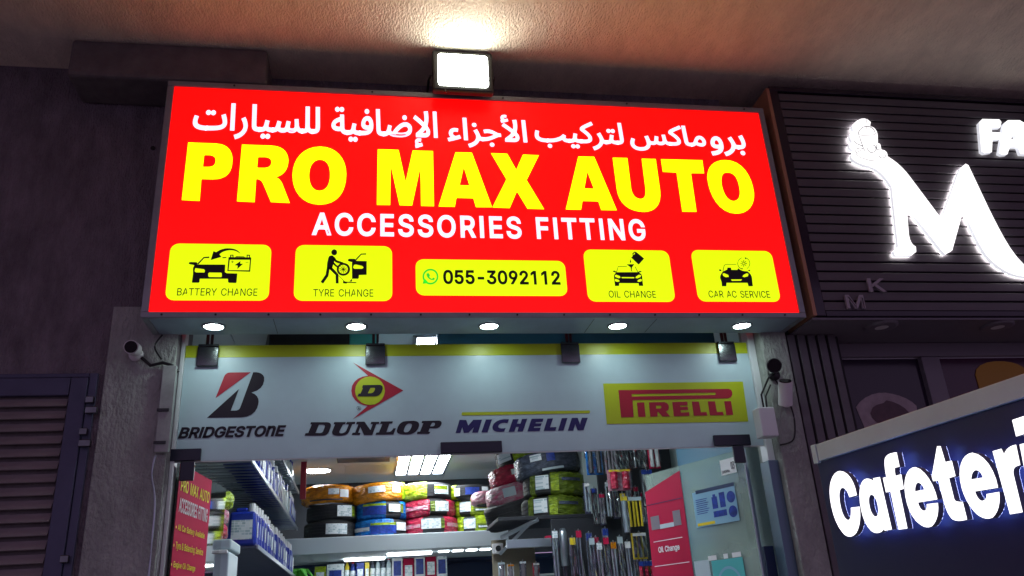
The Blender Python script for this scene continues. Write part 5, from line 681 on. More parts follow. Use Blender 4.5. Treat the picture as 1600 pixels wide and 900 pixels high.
t2 = empty('sticker', (2.2, 0.42, 1.6), 'square teal sticker with a pale arch, low on the right glass door', 'sticker'); to = (2.2, 0.42, 1.6)
rq('backing', 'teal_print', -0.38, -0.125, 1.62, 1.885, t2, to, 0)
bm = NB()
for k in range(14):
    a0 = math.pi * k / 14; a1 = math.pi * (k + 1) / 14
    q = [(-0.25 + r * math.cos(a), 1.74 + r * 1.05 * math.sin(a)) for r, a in ((0.085, a0), (0.085, a1), (0.1, a1), (0.1, a0))]
    bm.faces.new([bm.verts.new(RFm(s, z, 0.0125)) for s, z in q])
mesh_obj('arch', rel(bm, to), 'sky_blue_print', t2)
for i, (a, c) in enumerate([(-0.40, -0.33), (-0.27, -0.235), (-0.20, -0.13)]):
    o = rq('tape', 'paper_white', a, c, 1.888, 1.915, t2, to, 2)
e = empty('notice', (2.2, 0.42, 1.6), 'small pale paper between the red poster and the teal sticker', 'notice'); rq('sheet', 'jug_pale', -0.53, -0.40, 1.6, 1.895, e, to, 0)

# ================================================================ SHOP INTERIOR
IC = 3.40
b = NB(); box(b, (-1.75, 0.28, -0.02), (2.9, 7.4, 0)); b_ = b; struct('shop_floor', b, 'floor_tile')
b = NB(); box(b, (-1.8, 0.625, 0), (-1.75, 7.45, IC + 0.2)); box(b, (2.75, 0.625, 0), (2.8, 7.45, IC + 0.2)); struct('shop_side_walls', b, 'shop_wall')
b = NB(); box(b, (-1.75, 6.75, 2.45), (2.75, 6.8, IC + 0.2)); struct('shop_back_wall_upper', b, 'shop_wall_dark')
b = NB(); box(b, (-1.75, 6.802, 2.40), (2.75, 7.25, 2.44)); box(b, (-1.75, 7.2, 0), (2.75, 7.25, 2.398)); struct('shop_back_wall', b, 'shop_navy')
# ceiling of square tiles
ct = tag(bpy.data.objects.new('shop_ceiling', None), kind='structure'); COL.objects.link(ct)
b = NB(); box(b, (-1.74, 0.63, IC + 0.02), (2.74, 6.74, IC + 0.05)); mesh_obj('ceiling_deck', b, 'shelf_white', ct)
tb = NB(); box(tb, (0.003, 0.003, 0), (0.597, 0.597, 0.014)); tile_me = bpy.data.meshes.new('ceiling_tile'); tb.to_mesh(tile_me); tb.free(); tile_me.materials.append(M['ceil_tile'])
LIGHTS = {(3, 7), (3, 8), (3, 1), (3, 2), (6, 4), (0, 4)}
for i in range(7):
    for j in range(10):
        if (i, j) in LIGHTS: continue
        o = bpy.data.objects.new('ceiling_tile', tile_me); COL.objects.link(o); o.parent = ct; o.location = (-1.46 + i * 0.6, 0.66 + j * 0.6, IC)
def ceiling_light(x0, y0, label, nx=4, ny=2, w_=0.6, l_=1.2):
    e = empty('ceiling_light', (x0 + w_ / 2, y0 + l_ / 2, IC), label, 'lamp', 'louvred ceiling light panels')
    bm = NB(); t = 0.03
    for i in range(nx + 1):
        x = -w_ / 2 + i * w_ / nx; box(bm, (x - t / 2, -l_ / 2, -0.012), (x + t / 2, l_ / 2, 0.012))
    for j in range(ny + 1):
        y = -l_ / 2 + j * l_ / ny; box(bm, (-w_ / 2, y - t / 2, -0.0125), (w_ / 2, y + t / 2, 0.0125))
    mesh_obj('louvre_grid', bm, 'wire', e)
    for i in range(nx):
        for j in range(ny):
            bm = NB(); box(bm, (-w_ / 2 + i * w_ / nx + 0.01, -l_ / 2 + j * l_ / ny + 0.01, 0.0), (-w_ / 2 + (i + 1) * w_ / nx - 0.01, -l_ / 2 + (j + 1) * l_ / ny - 0.01, 0.008))
            mesh_obj('diffuser', bm, 'panel_light', e)
ceiling_light(0.32, 4.94, 'large louvred ceiling light over the tyres at the back of the shop')
ceiling_light(0.30, 0.95, 'louvred ceiling light just inside the entrance, seen above the logo glass')
def disc_light(x, y, label, z=IC, r=0.09):
    e = empty('ceiling_lamp', (x, y, z), label, 'lamp')
    b = NB(); lathe(b, [(r, 0), (r + 0.015, -0.003), (r + 0.013, -0.012), (r - 0.003, -0.014)], 28); mesh_obj('rim', b, 'white_plastic', e, True)
    b = NB(); lathe(b, [(r - 0.002, -0.0145), (0.001, -0.017)], 28); mesh_obj('lens', b, 'panel_light', e, True)
disc_light(-0.58, 5.67, 'round ceiling lamp at the back left of the shop', r=0.15)
disc_light(1.62, 5.2, 'small round ceiling lamp half hidden by the stacked tyres')
disc_light(1.45, 1.55, 'round ceiling lamp near the right door leaf, above the hanging tools', r=0.13)
disc_light(-0.62, 1.5, 'added round ceiling lamp near the left door leaf, brightening the wire shelving', r=0.13)  # unseen lamp, added to brighten the goods just inside the entrance
v = empty('air_vent', (-0.05, 5.05, IC), 'grey slotted air vent in the shop ceiling left of the louvred light', 'vent')
for i in range(7):
    b = NB(); box(b, (-0.28, -0.25 + i * 0.07, -0.012), (0.28, -0.22 + i * 0.07, -0.002), mtx=Matrix.Identity(4)); mesh_obj('slat', b, 'wire', v)
b = NB(); box(b, (-0.29, -0.27, -0.0015), (0.29, 0.25, 0.004)); mesh_obj('recess', b, 'shelf_black', v)
v2 = copy_tree(v, (1.45, 4.6, IC), label='grey slotted air vent in the shop ceiling right of the louvred light')
# dark duct and roller housing seen over the logo glass
b = NB(); box(b, (-0.65, 0.70, 3.17), (-0.12, 1.9, 3.36), 0.01); bmesh.ops.rotate(b, verts=b.verts, cent=(-0.3, 1.0, 3.2), matrix=Matrix.Rotation(0.18, 3, 'Z')); tag(mesh_obj('duct', b, 'shelf_black'), 'black duct end above the left part of the logo glass', 'duct')
b = NB(); box(b, (0.42, 0.66, 3.17), (2.25, 0.78, 3.38), 0.008); tag(mesh_obj('shutter_housing', b, 'shop_blue'), 'dark blue shutter housing above the right half of the logo glass', 'shutter')
b = NB(); box(b, (-0.12, 0.72, 3.19), (0.05, 1.0, 3.39), 0.008); tag(mesh_obj('duct', b, 'teal_print'), 'teal box above the logo glass near the arrow emblem', 'duct')
# bulkhead shelf that carries the tyres
BX0, BX1, BY0 = -0.95, 1.56, 5.30
b = NB(); box(b, (BX0, BY0, 2.43), (BX1, 6.745, 2.60), 0.006); bk = tag(mesh_obj('loft_shelf', b, 'shelf_white'), 'long white shelf across the back of the shop carrying wrapped tyres', 'shelf')
for (x0, x1, y, lab) in [(-0.27, 0.20, 6.05, 'left strip light under the long tyre shelf'), (0.22, 0.72, 5.62, 'right strip light under the long tyre shelf')]:
    b = NB(); box(b, (x0, y, 2.405), (x1, y + 0.12, 2.428), 0.006); o = tag(mesh_obj('strip_light', b, 'tube_light'), lab, 'lamp')
for i in range(4):
    b = NB(); x = 0.80 + i * 0.16; box(b, (x, 5.6, 2.418), (x + 0.12, 5.72, 2.428), 0.004); tag(mesh_obj('shelf_lamp', b, 'tube_light'), '%s small square lamp from the left under the right end of the tyre shelf' % ['first', 'second', 'third', 'last'][i], 'lamp', 'row of four square lamps under the tyre shelf')
# tyres
def tyre_bm(R, H, tread=True, n=44):
    bm = NB(); r0 = R * 0.62; h = H / 2
    prof = [(r0, -h * 0.72), (r0 + 0.02, -h * 0.86), (R * 0.82, -h), (R * 0.94, -h * 0.9), (R * 0.985, -h * 0.72)]
    if tread:
        for k in range(4):
            z0 = -h * 0.72 + k * h * 0.36; z1 = z0 + h * 0.30
            prof += [(R, z0), (R, z1)] + ([(R * 0.975, z1 + h * 0.01), (R * 0.975, z1 + h * 0.05)] if k < 3 else [])
    prof += [(R * 0.985, h * 0.74), (R * 0.94, h * 0.9), (R * 0.82, h), (r0 + 0.02, h * 0.86), (r0, h * 0.72)]
    lathe(bm, prof, n, closed=True); return bm
def wrap_bm(R, H, a0, a1, n=36, grow=0.006):
    """crinkled film or band covering the tyre between two angles (0 = towards the viewer, -y)"""
    bm = NB(); prof = [(R * 0.78, -H / 2 - grow), (R * 0.93, -H / 2 - grow * 0.5), (R + grow, -H * 0.38), (R + grow * 1.6, -H * 0.12), (R + grow * 1.6, H * 0.12), (R + grow, H * 0.38), (R * 0.93, H / 2 + grow * 0.5), (R * 0.78, H / 2 + grow)]
    rings = []
    for k in range(n + 1):
        a = math.radians(a0 + (a1 - a0) * k / n) - math.pi / 2; rings.append([])
        for (r, z) in prof:
            j = (random.random() - 0.5) * 0.014; rings[-1].append(bm.verts.new(((r + j) * math.cos(a), (r + j) * math.sin(a), z + (random.random() - 0.5) * 0.004)))
    for A, B2 in zip(rings, rings[1:]):
        for k in range(len(prof) - 1): bm.faces.new((A[k], B2[k], B2[k + 1], A[k + 1]))
    return bm
def curved_label(R, H, a0, a1, z0, z1, grow):
    bm = NB(); n = 8; lo = []; hi = []
    for k in range(n + 1):
        a = math.radians(a0 + (a1 - a0) * k / n) - math.pi / 2
        lo.append(bm.verts.new(((R + grow) * math.cos(a), (R + grow) * math.sin(a), z0))); hi.append(bm.verts.new(((R + grow) * math.cos(a), (R + grow) * math.sin(a), z1)))
    for k in range(n): bm.faces.new((lo[k], lo[k + 1], hi[k + 1], hi[k]))
    return bm
def tyre(loc, label, R=0.30, H=0.185, wrapm=None, spans=((-180, 180),), labels=(), rot=(0, 0, 0), group=None):
    e = empty('tyre', (loc[0] + random.uniform(-.018, .018), loc[1] + random.uniform(-.02, .02), loc[2]), label, 'tyre', group); e.rotation_euler = (rot[0] + random.uniform(-.012, .012), rot[1] + random.uniform(-.015, .015), 0)
    o = mesh_obj('rubber_casing', tyre_bm(R, H), 'rubber', e, False)
    if wrapm:
        for (a0, a1) in spans:
            mesh_obj('plastic_wrap', wrap_bm(R, H, a0, a1), wrapm, e, True)
    for (a0, a1, z0, z1, mm, *rest) in labels:
        mesh_obj('label_sticker', curved_label(R, H, a0, a1, z0 * H, z1 * H, 0.017 + (rest[0] if rest else 0)), mm, e)
    return e
TY = 5.72; zs = [2.60 + 0.0975, 2.60 + 0.2925, 2.60 + 0.4875]
G = 'tyres stacked on the long white shelf'
tyre((-0.40, TY, zs[0]), 'bare black tyre at the bottom left of the long shelf', labels=[(-8, 36, -0.3, 0.3, 'label_white')], group=G)
tyre((-0.38, TY + 0.02, zs[1]), 'bare black tyre with a white label, middle of the leftmost stack', labels=[(10, 42, -0.3, 0.35, 'label_white'), (42, 50, -0.3, 0.3, 'wrap_lime')], group=G)
tyre((-0.44, TY, zs[2]), 'orange wrapped tyre on top of the leftmost stack', wrapm='wrap_orange', labels=[(0, 22, -0.1, 0.25, 'label_white'), (24, 44, -0.25, 0.2, 'paper_white'), (-40, 30, -0.45, -0.36, 'shelf_black')], group=G)
tyre((0.14, TY, zs[0]), 'bright blue wrapped tyre, bottom of the second stack', R=.31, wrapm='wrap_blue', spans=((-120, 28),), labels=[(-20, 32, -0.38, 0.1, 'label_blue'), (-20, 32, 0.12, 0.26, 'wrap_lime'), (33, 62, -0.2, 0.28, 'label_white'), (-80, -22, -0.18, 0.05, 'label_white', 0.001)], group=G)
tyre((0.14, TY, zs[1]), 'dark blue wrapped tyre, middle of the second stack', wrapm='wrap_blue', spans=((-120, 8), (44, 120)), labels=[(-42, 8, -0.3, 0.2, 'label_blue'), (-42, 8, 0.22, 0.36, 'wrap_lime'), (14, 40, -0.15, 0.3, 'label_white'), (41, 50, -0.2, 0.35, 'wrap_green')], group=G)
tyre((0.12, TY, zs[2]), 'orange wrapped tyre with a lime rim on top of the second stack', R=.31, H=.2, wrapm='wrap_orange', labels=[(-20, 14, -0.05, 0.3, 'label_white'), (30, 50, -0.1, 0.25, 'paper_white'), (56, 75, -0.45, 0.5, 'wrap_lime')], rot=(0, math.radians(-4), 0), group=G)
tyre((0.72, TY, zs[0]), 'red wrapped tyre, bottom of the third stack', wrapm='wrap_red', spans=((-120, -22), (24, 120)), labels=[(-25, 16, -0.22, 0.38, 'label_white'), (16, 24, -0.2, 0.36, 'wrap_green'), (30, 90, -0.1, 0.12, 'wrap_pink'), (-90, -27, -0.12, 0.1, 'wrap_pink')], group=G)
tyre((0.72, TY, zs[1]), 'red wrapped tyre, middle of the third stack', wrapm='wrap_red', spans=((-120, -2), (40, 120)), labels=[(10, 42, -0.25, 0.35, 'label_white'), (0, 10, -0.25, 0.35, 'wrap_green'), (-90, -5, -0.15, 0.1, 'wrap_pink')], group=G)
tyre((0.68, TY, zs[2]), 'black tyre half wrapped in lime film on top of the third stack', wrapm='wrap_lime', spans=((-120, -2),), labels=[(14, 50, -0.25, 0.3, 'label_white'), (14, 46, 0.02, 0.25, 'wrap_lime', .001)], group=G)
tyre((1.28, TY + .1, zs[0]), 'lime wrapped tyre, bottom of the fourth stack', wrapm='wrap_lime', spans=((-120, -40), (-14, 120)), labels=[(-38, -12, -0.25, 0.35, 'label_white'), (-8, 42, -0.3, 0.0, 'wrap_green'), (-6, 40, -0.22, -0.12, 'label_white', .001)], group=G)
tyre((1.28, TY + .1, zs[1]), 'lime wrapped tyre, middle of the fourth stack', wrapm='wrap_lime', spans=((-120, -48), (-22, 120)), labels=[(-46, -20, -0.25, 0.35, 'label_white'), (-14, 40, -0.3, 0.0, 'wrap_green'), (-10, 36, -0.22, -0.12, 'label_white', .001)], group=G)
tyre((1.20, TY + .1, zs[2] - .01), 'black tyre with a blue label on top of the fourth stack', H=.15, wrapm='wrap_lime', spans=((-100, -42),), labels=[(-44, -30, -0.4, 0.2, 'label_white'), (-18, 12, -0.35, 0.2, 'label_blue'), (18, 34, -0.3, 0.25, 'label_white')], group=G)
# right-hand rack of tyres, nearer the door
b = NB(); box(b, (1.10, 3.0, 2.43), (2.30, 3.75, 2.46), 0.004); rs = tag(mesh_obj('rack_shelf', b, 'shelf_black'), 'black steel shelf under the green wrapped tyres', 'shelf')
for (p0, p1) in [((1.42, 3.02, 2.44), (1.18, 3.5, 2.20)), ((1.72, 3.02, 2.42), (1.95, 3.5, 2.18)), ((1.13, 3.1, 2.30), (1.45, 3.0, 2.43))]:
    b = NB(); p0 = Vector(p0); p1 = Vector(p1); tube(b, [p0, p1], 0.018, 4); o = mesh_obj('brace', b, 'wire'); o.parent = rs
b = NB(); box(b, (1.16, 2.99, 2.20), (1.55, 3.02, 2.27), 0.004); o = mesh_obj('shelf_bracket', b, 'wire'); o.parent = rs
b = NB(); box(b, (1.50, 3.0, 2.23), (1.60, 3.05, 2.29), 0.008); tag(mesh_obj('tag_box', b, 'magenta2'), 'small red box under the black tyre shelf', 'box')
G2 = 'tyres stacked on the black shelf at the right'
tyre((1.72, 3.55, 2.565), 'green wrapped tyre, bottom of the stack on the black shelf', R=.30, H=.2, wrapm='wrap_green', spans=((-60, -48), (-20, 130)), labels=[(-46, -22, -0.25, 0.38, 'label_white'), (-18, -5, -0.35, 0.4, 'wrap_lime'), (-2, 34, 0.08, 0.22, 'wrap_grey')], group=G2)
tyre((1.74, 3.55, 2.775), 'green wrapped tyre, second in the stack on the black shelf', R=.30, H=.2, wrapm='wrap_green', spans=((-60, -48), (-20, 130)), labels=[(-46, -22, -0.25, 0.38, 'label_white'), (-18, -5, -0.35, 0.4, 'wrap_lime'), (0, 36, 0.1, 0.24, 'wrap_grey')], group=G2)
tyre((1.70, 3.60, 2.985), 'grey wrapped tyre on top of the stack on the black shelf', R=.31, H=.2, wrapm='wrap_grey', labels=[(-40, -20, 0.1, 0.4, 'label_white'), (-12, 2, 0.0, 0.4, 'label_blue'), (-22, 14, -0.4, -0.3, 'jug_pale')], rot=(0, math.radians(-6), 0), group=G2)
tyre((1.43, 4.2, 2.63), 'dark bare tyre leaning at the end of the black shelf', R=.27, H=.25, rot=(math.radians(8), math.radians(-14), 0), group=G2)
tyre((1.52, 4.5, 2.86), 'pink and silver wrapped tyre behind the leaning bare tyre', R=.29, H=.18, wrapm='wrap_pink', labels=[(-30, -5, -0.2, 0.3, 'jug_pale')], rot=(0, math.radians(-10), 0), group=G2)
tyre((1.55, 4.5, 3.06), 'red wrapped tyre with a white band behind the green tyres', R=.29, H=.18, wrapm='wrap_red', labels=[(-20, 20, -0.1, 0.2, 'paper_white')], rot=(0, math.radians(-10), 0), group=G2)
tyre((1.62, 4.45, 3.25), 'lime and black tyre at the very top of the right hand stacks', R=.28, H=.18, wrapm='wrap_lime', spans=((-30, 120),), labels=[(-70, -34, -0.25, 0.3, 'label_white')], rot=(0, math.radians(-12), 0), group=G2)
tyre((1.36, 5.0, 2.90), 'silver wrapped tyre lying right of the fourth stack', R=.22, H=.12, wrapm='wrap_pink', group=G2)
b = NB(); box(b, (1.98, 3.35, 0), (2.3, 3.95, IC - 0.002), 0.005); tag(mesh_obj('column', b, 'shop_wall'), 'pale green lit column right of the green wrapped tyres', 'column')

# left wall: steel shelving with oil jugs
sh = empty('shelf_unit', (-1.1, 3.2, 0), 'steel wire shelving with blue oil jugs along the left wall', 'shelf')
for z in (2.21, 2.70, 3.08):
    b = NB(); y1 = 5.2; ys = 1.3 if z > 2.4 else 1.9
    box(b, (-1.45 + 1.1, 1.3 - 3.2, z - 0.02), (-1.438 + 1.1, y1 - 3.2, z), 0); box(b, (-0.752 + 1.1, ys - 3.2, z - 0.024), (-0.74 + 1.1, y1 - 3.2, z + 0.004))
    n = 22 if z > 2.4 else 3
    if z > 2.4:
        for k in range(34): y = 1.31 - 3.2 + k * (y1 - 1.3) / 33.2; box(b, (-0.35, y, z - 0.010), (0.348, y + 0.035, z - 0.004))
    mesh_obj('wire_shelf', b, 'wire', sh)
    if z < 2.4:
        b = NB(); box(b, (-0.34, 1.91 - 3.2, z - 0.016), (0.347, y1 - 3.21, z - 0.002)); mesh_obj('shelf_board', b, 'blue_metal', sh)
for y in (1.3, 5.18):
    for x in ((-1.45, -0.75) if y > 2 else (-1.45,)):
        b = NB(); box(b, (x + 1.1 - 0.012, y - 3.2 - 0.012, 0), (x + 1.1 + 0.012, y - 3.2 + 0.012, 3.2 if x < -1 else 2.2)); mesh_obj('post', b, 'wire', sh)
b = NB(); tube(b, [(-1.02 + 1.1, 1.3 - 3.2, 2.70), (-0.80 + 1.1, 1.3 - 3.2, 2.95)], 0.01, 6); mesh_obj('brace', b, 'wire', sh)
def jug(mm='jug_blue', h=0.29):
    e = empty('oil_jug', (0, 0, 0), 'x', 'oil jug')
    b = NB(); box(b, (-0.10, -0.055, 0), (0.10, 0.055, h * 0.80), 0.018)
    for v_ in b.verts:
        if v_.co.z > h * 0.7: v_.co.x *= 0.86
    box(b, (-0.05, -0.035, h * 0.79), (0.03, 0.035, h * 0.9), 0.012); mesh_obj('body', b, mm, e)
    b = NB(); cyl(b, (0.055, 0, h * 0.78), (0.055, 0, h), 0.024, n=12); mesh_obj('cap', b, 'white_plastic' if mm == 'jug_blue' else 'jug_blue', e)
    b = NB(); box(b, (0.0995, -0.022, h * 0.2), (0.1025, 0.016, h * 0.55)); box(b, (-0.07, -0.058, h * 0.15), (0.07, -0.0545, h * 0.6)); mesh_obj('label', b, 'label_white', e)
    return e
J = jug(); J.location = (-0.86, 1.98, 2.212); J['group'] = 'blue oil jugs on the lower wire shelf'
J['label'] = 'blue oil jug nearest the door on the lower shelf of the left rack'
JP = None
ORD = 'first second third fourth fifth sixth seventh eighth ninth tenth eleventh twelfth thirteenth fourteenth fifteenth sixteenth seventeenth eighteenth nineteenth twentieth twenty-first twenty-second twenty-third twenty-fourth twenty-fifth twenty-sixth twenty-seventh twenty-eighth twenty-ninth thirtieth'.split()
k = 0
for i in range(1, 27):
    y = 1.98 + i * 0.12
    c = copy_tree(J, (-0.86 + random.uniform(-0.015, 0.015), y, 2.212), label='blue oil jug on the lower shelf of the left rack, %s from the door' % ORD[i], rz=random.uniform(-0.12, 0.12)); c['group'] = 'blue oil jugs on the lower wire shelf'
J['label'] = 'blue oil jug on the lower shelf of the left rack, nearest the door'
JP = jug('jug_pale'); JP.location = (-0.86, 3.75, 2.702); JP['label'] = 'pale oil jug on the upper shelf of the left rack, nineteenth in its row'; JP['group'] = 'pale jugs on the upper wire shelf'
for i in range(30):
    y = 1.45 + i * 0.125
    src, lab, gp = ((JP, 'pale oil jug on the upper shelf of the left rack, %s in its row' % ORD[i], 'pale jugs on the upper wire shelf') if 18 <= i < 25 else (J, 'blue oil jug on the upper shelf of the left rack, %s in its row' % ORD[i], 'blue oil jugs on the upper wire shelf'))
    if i == 18: JP.location.y = y; continue
    c = copy_tree(src, (-0.86 + random.uniform(-0.015, 0.015), y, 2.702), label=lab, rz=random.uniform(-0.12, 0.12)); c['group'] = gp
for i in range(16):
    c = copy_tree(JP, (-0.88, 2.6 + i * 0.16, 3.082), label='pale bottle on the topmost shelf of the left rack, %s from the door' % ORD[i], rz=random.uniform(-.2, .2)); c['group'] = 'bottles on the topmost wire shelf'
thing_box('sign_strip', (-0.72, 5.05, 2.98), (-0.66, 5.08, 3.5 - 0.12), 'vinyl_red', 'narrow red strip hanging beside the left rack', 'sign')
# tyre pack and display case seen through the left door glass
G3 = 'wrapped tyres seen through the left glass door'
tyre((-1.00, 1.35, 2.435), 'lime wrapped tyre on top, seen through the left glass door', R=.14, H=.10, wrapm='wrap_lime', group=G3)
tyre((-1.00, 1.35, 2.335), 'pink wrapped tyre, second down behind the left glass door', R=.14, H=.085, wrapm='wrap_pink', labels=[(-60, 60, -0.2, 0.05, 'label_white')], group=G3)
tyre((-1.00, 1.35, 2.245), 'red wrapped tyre, third down behind the left glass door', R=.14, H=.085, wrapm='wrap_red', labels=[(-60, 60, -0.35, -0.15, 'label_white')], group=G3)
b = NB(); box(b, (-1.13, 1.2, 2.125), (-0.815, 1.6, 2.185), 0.01); box(b, (-1.12, 1.21, 1.5), (-0.825, 1.59, 2.115), 0.01); tag(mesh_obj('display_case', b, 'jug_pale'), 'pale glass display case behind the left door poster', 'display case')
thing_box('tube_rack', (-1.12, 1.16, 2.10), (-0.83, 1.198, 2.12), 'paper_white', 'white ledge along the front of the pale display case', 'ledge')

# lower back shelf with small goods
b = NB(); box(b, (-0.75, 6.3, 2.135), (2.3, 6.75, 2.16), 0.004); tag(mesh_obj('goods_shelf', b, 'shelf_white'), 'low white shelf at the back of the shop with small bottles and boxes', 'shelf')
gx = -0.62; items = []
def goods(x, w_, h, m, name, lab, cat, kind='box'):
    e = empty(name, (x + w_ / 2, 6.42, 2.161), lab, cat)
    b = NB()
    if kind == 'box':
        box(b, (-w_ / 2, -0.05, 0), (w_ / 2, 0.05, h), 0.003); mesh_obj('carton', b, m, e)
        b = NB(); box(b, (-w_ * 0.36, -0.0525, h * 0.2), (w_ * 0.36, -0.0505, h * 0.7)); mesh_obj('label', b, 'label_white' if m not in ('label_white', 'paper_white') else 'label_blue', e)
    else:
        r = w_ / 2; lathe(b, [(r * .9, 0), (r, 0.01), (r, h * 0.68), (r * 0.4, h * 0.82), (r * 0.4, h * .84)], 14); mesh_obj('body', b, m, e, True)
        b = NB(); cyl(b, (0, 0, h * 0.84), (0, 0, h), r * 0.5, n=12); mesh_obj('cap', b, 'vinyl_red' if m != 'vinyl_red' else 'white_plastic', e)
        b = NB(); lathe(b, [(r + .002, h * .15), (r + .002, h * .55)], 14); mesh_obj('label', b, 'label_white', e)
seq = [(.13, .22, 'wrap_lime', 'small lime carton at the left end of the low back shelf', 'box'), (.20, .24, 'label_white', 'white and lime carton second from the left on the low back shelf', 'box'), (.05, .30, 'yellow_plastic', 'tall yellow bottle on the low back shelf', 'b'),
       (.06, .28, 'label_blue', 'blue spray bottle beside the tall yellow bottle', 'b'), (.09, .24, 'label_blue', 'blue and white pack right of the spray bottle', 'box'), (.05, .24, 'yellow_plastic', 'narrow yellow carton in the middle of the low back shelf', 'box')]
x = -0.62
for w_, h, m, lab, kd in seq: goods(x, w_, h, m, 'carton' if kd == 'box' else 'bottle', lab, 'box' if kd == 'box' else 'bottle', kd); x += w_ + 0.012
for i in range(4):
    goods(x, .055, .31, 'jug_pale' if i % 2 else 'wrap_grey', 'spray_can', ['first', 'second', 'third', 'fourth'][i] + ' of four grey spray cans standing in a row on the low back shelf', 'can', 'b'); x += .065
for i in range(5):
    goods(x, .125, [.34, .26, .36, .30, .33][i], ['paper_white', 'magenta', 'paper_white', 'magenta', 'label_white'][i], 'carton', ['tall white carton right of the spray cans', 'short pink carton beside the spray cans', 'tallest white carton near the middle of the low back shelf', 'pink carton before the last white one on the low back shelf', 'patterned carton at the right end of the low back shelf'][i], 'box'); x += .135
# plant
pl = empty('potted_plant', (-0.72, 5.25, 2.05), 'bright green leafy plant trailing at the end of the left rack', 'plant')
b = NB(); lathe(b, [(0.06, 0), (0.075, 0.1), (0.065, 0.1)], 16); mesh_obj('pot', b, 'paper_white', pl, True)
for i in range(16):
    a = random.uniform(-2.6, 0.4); L = random.uniform(0.12, 0.24); d = Vector((math.cos(a), math.sin(a), 0)); s = Vector((-d.y, d.x, 0)); z = 0.1
    b = NB(); q = [Vector((0, 0, z)), d * L * .4 + Vector((0, 0, z + .13)), d * L + Vector((0, 0, z + random.uniform(-.1, .12)))]
    v0 = b.verts.new(q[0]); v1 = b.verts.new(q[1] + s * .03); v2 = b.verts.new(q[1] - s * .03); v3 = b.verts.new(q[2]); b.faces.new((v0, v2, v3, v1)); mesh_obj('leaf', b, 'green_leaf', pl)

# hanging tools and wiper packs on the right wall
pg = empty('pegboard', (2.2, 2.6, 0), 'dark pegboard full of hanging packs on the right side of the shop', 'pegboard')
b = NB(); box(b, (-0.75 + .1, 0.35, 1.3), (0.5, 0.38, 2.42), 0.003); mesh_obj('board', b, 'shelf_black', pg)
b = NB(); box(b, (-0.2, 0.35, 2.45), (0.5, 0.38, 3.1), 0.003); mesh_obj('board', b, 'shelf_black', pg)
thing_box('cork_panel', (1.12, 3.6, 1.95), (1.52, 3.63, 2.33), 'peg', 'brown board under the black tyre shelf', 'board')
b = NB(); lathe(b, [(0.028, 0), (0.034, 0.004), (0.034, 0.26), (0.02, 0.3)], 16); o = tag(mesh_obj('pipe', b, 'wire', None, True), 'upright silver tube among the hanging packs', 'tube'); o.location = (1.60, 2.75, 2.02); b = None
def pack(x, y, z, w_, h, m, lab, cat='pack', name='hanging_pack', bars=3, barm='shelf_black', tilt=0, group=None, film=True):
    e = empty(name, (x, y, z), lab, cat, group); e.rotation_euler = (0, tilt, 0)
    b = NB(); box(b, (-w_ / 2, 0.004, -h), (w_ / 2, 0.008, 0), 0.001); mesh_obj('card', b, m, e)
    b = NB()
    for k in range(bars):
        xx = -w_ / 2 + (k + .5) * w_ / bars; cyl(b, (xx, -0.008, -h * .93), (xx + random.uniform(-.004, .004), -0.008, -h * .12), w_ / bars * .32, n=8)
    mesh_obj('contents', b, barm, e)
    if film:
        b = NB(); n = 6
        vs = [[b.verts.new((-w_ / 2 + w_ * i / n, -0.02 + random.uniform(-.008, .006), -h * .97 * j / n)) for i in range(n + 1)] for j in range(n + 1)]
        for j in range(n):
            for i in range(n): b.faces.new((vs[j][i], vs[j][i + 1], vs[j + 1][i + 1], vs[j + 1][i]))
        mesh_obj('plastic_film', b, 'clear_film', e)
    b = NB(); box(b, (-w_ * .45, -0.024, -h * .13), (w_ * .45, -0.0215, -0.004), 0); mesh_obj('header_card', b, random.choice(['paper_white', 'magenta', 'yellow_plastic', 'label_blue', 'label_white', 'jug_pale', 'wrap_orange']), e)
    b = NB(); tube(b, [(0, 0.01, 0.0), (0, -0.02, 0.012), (0, -0.03, 0.0), (0, -0.025, -0.012)], 0.003, 5); mesh_obj('hook', b, 'wire', e)
    return e
for i in range(7):
    pack(1.52 + i * .072, 2.72 + (i % 2) * .06, 2.30 - (i % 3) * .03, .05, .46, 'shelf_black' if i % 2 else 'wrap_grey', ['slim wiper pack nearest the silver tube in the lower row', 'slim dark wiper pack, second in the lower row', 'grey wiper pack, third in the lower row', 'black wiper pack in the middle of the lower row', 'grey wiper pack right of the middle in the lower row', 'black wiper pack beside the yellow handles', 'last grey wiper pack of the lower row'][i], 'wiper pack', bars=2, barm='wire' if i % 3 == 0 else 'shelf_black', group='slim packs hanging in the lower row')
pack(1.86, 2.5, 2.93, .14, .22, 'wrap_blue', 'blue hanging pack at the top left of the right wall', bars=2)
pack(2.00, 2.5, 2.94, .12, .24, 'shelf_black', 'black hanging brushes right of the top blue pack', bars=4, barm='nb_frame')
pack(2.13, 2.5, 2.94, .12, .2, 'shelf_black', 'silver sockets hanging at the top of the right wall', bars=5, barm='steel')
pack(2.25, 2.48, 2.94, .11, .2, 'shelf_black', 'dark pack with silver chains beside the sockets', bars=4, barm='steel')
pack(2.37, 2.46, 2.96, .10, .22, 'magenta', 'red and white hanging pack at the top right', bars=2, barm='paper_white')
pack(2.03, 2.4, 2.73, .20, .17, 'wrap_pink', 'pink and yellow bagged tool below the top row', bars=2, barm='wrap_red')
pack(2.26, 2.4, 2.72, .10, .30, 'shelf_black', 'silver chain pack hanging below the sockets', bars=3, barm='steel')
pack(2.01, 2.3, 2.50, .06, .3, 'shelf_black', 'black wrench pack left of the yellow handles', bars=1, barm='wire')
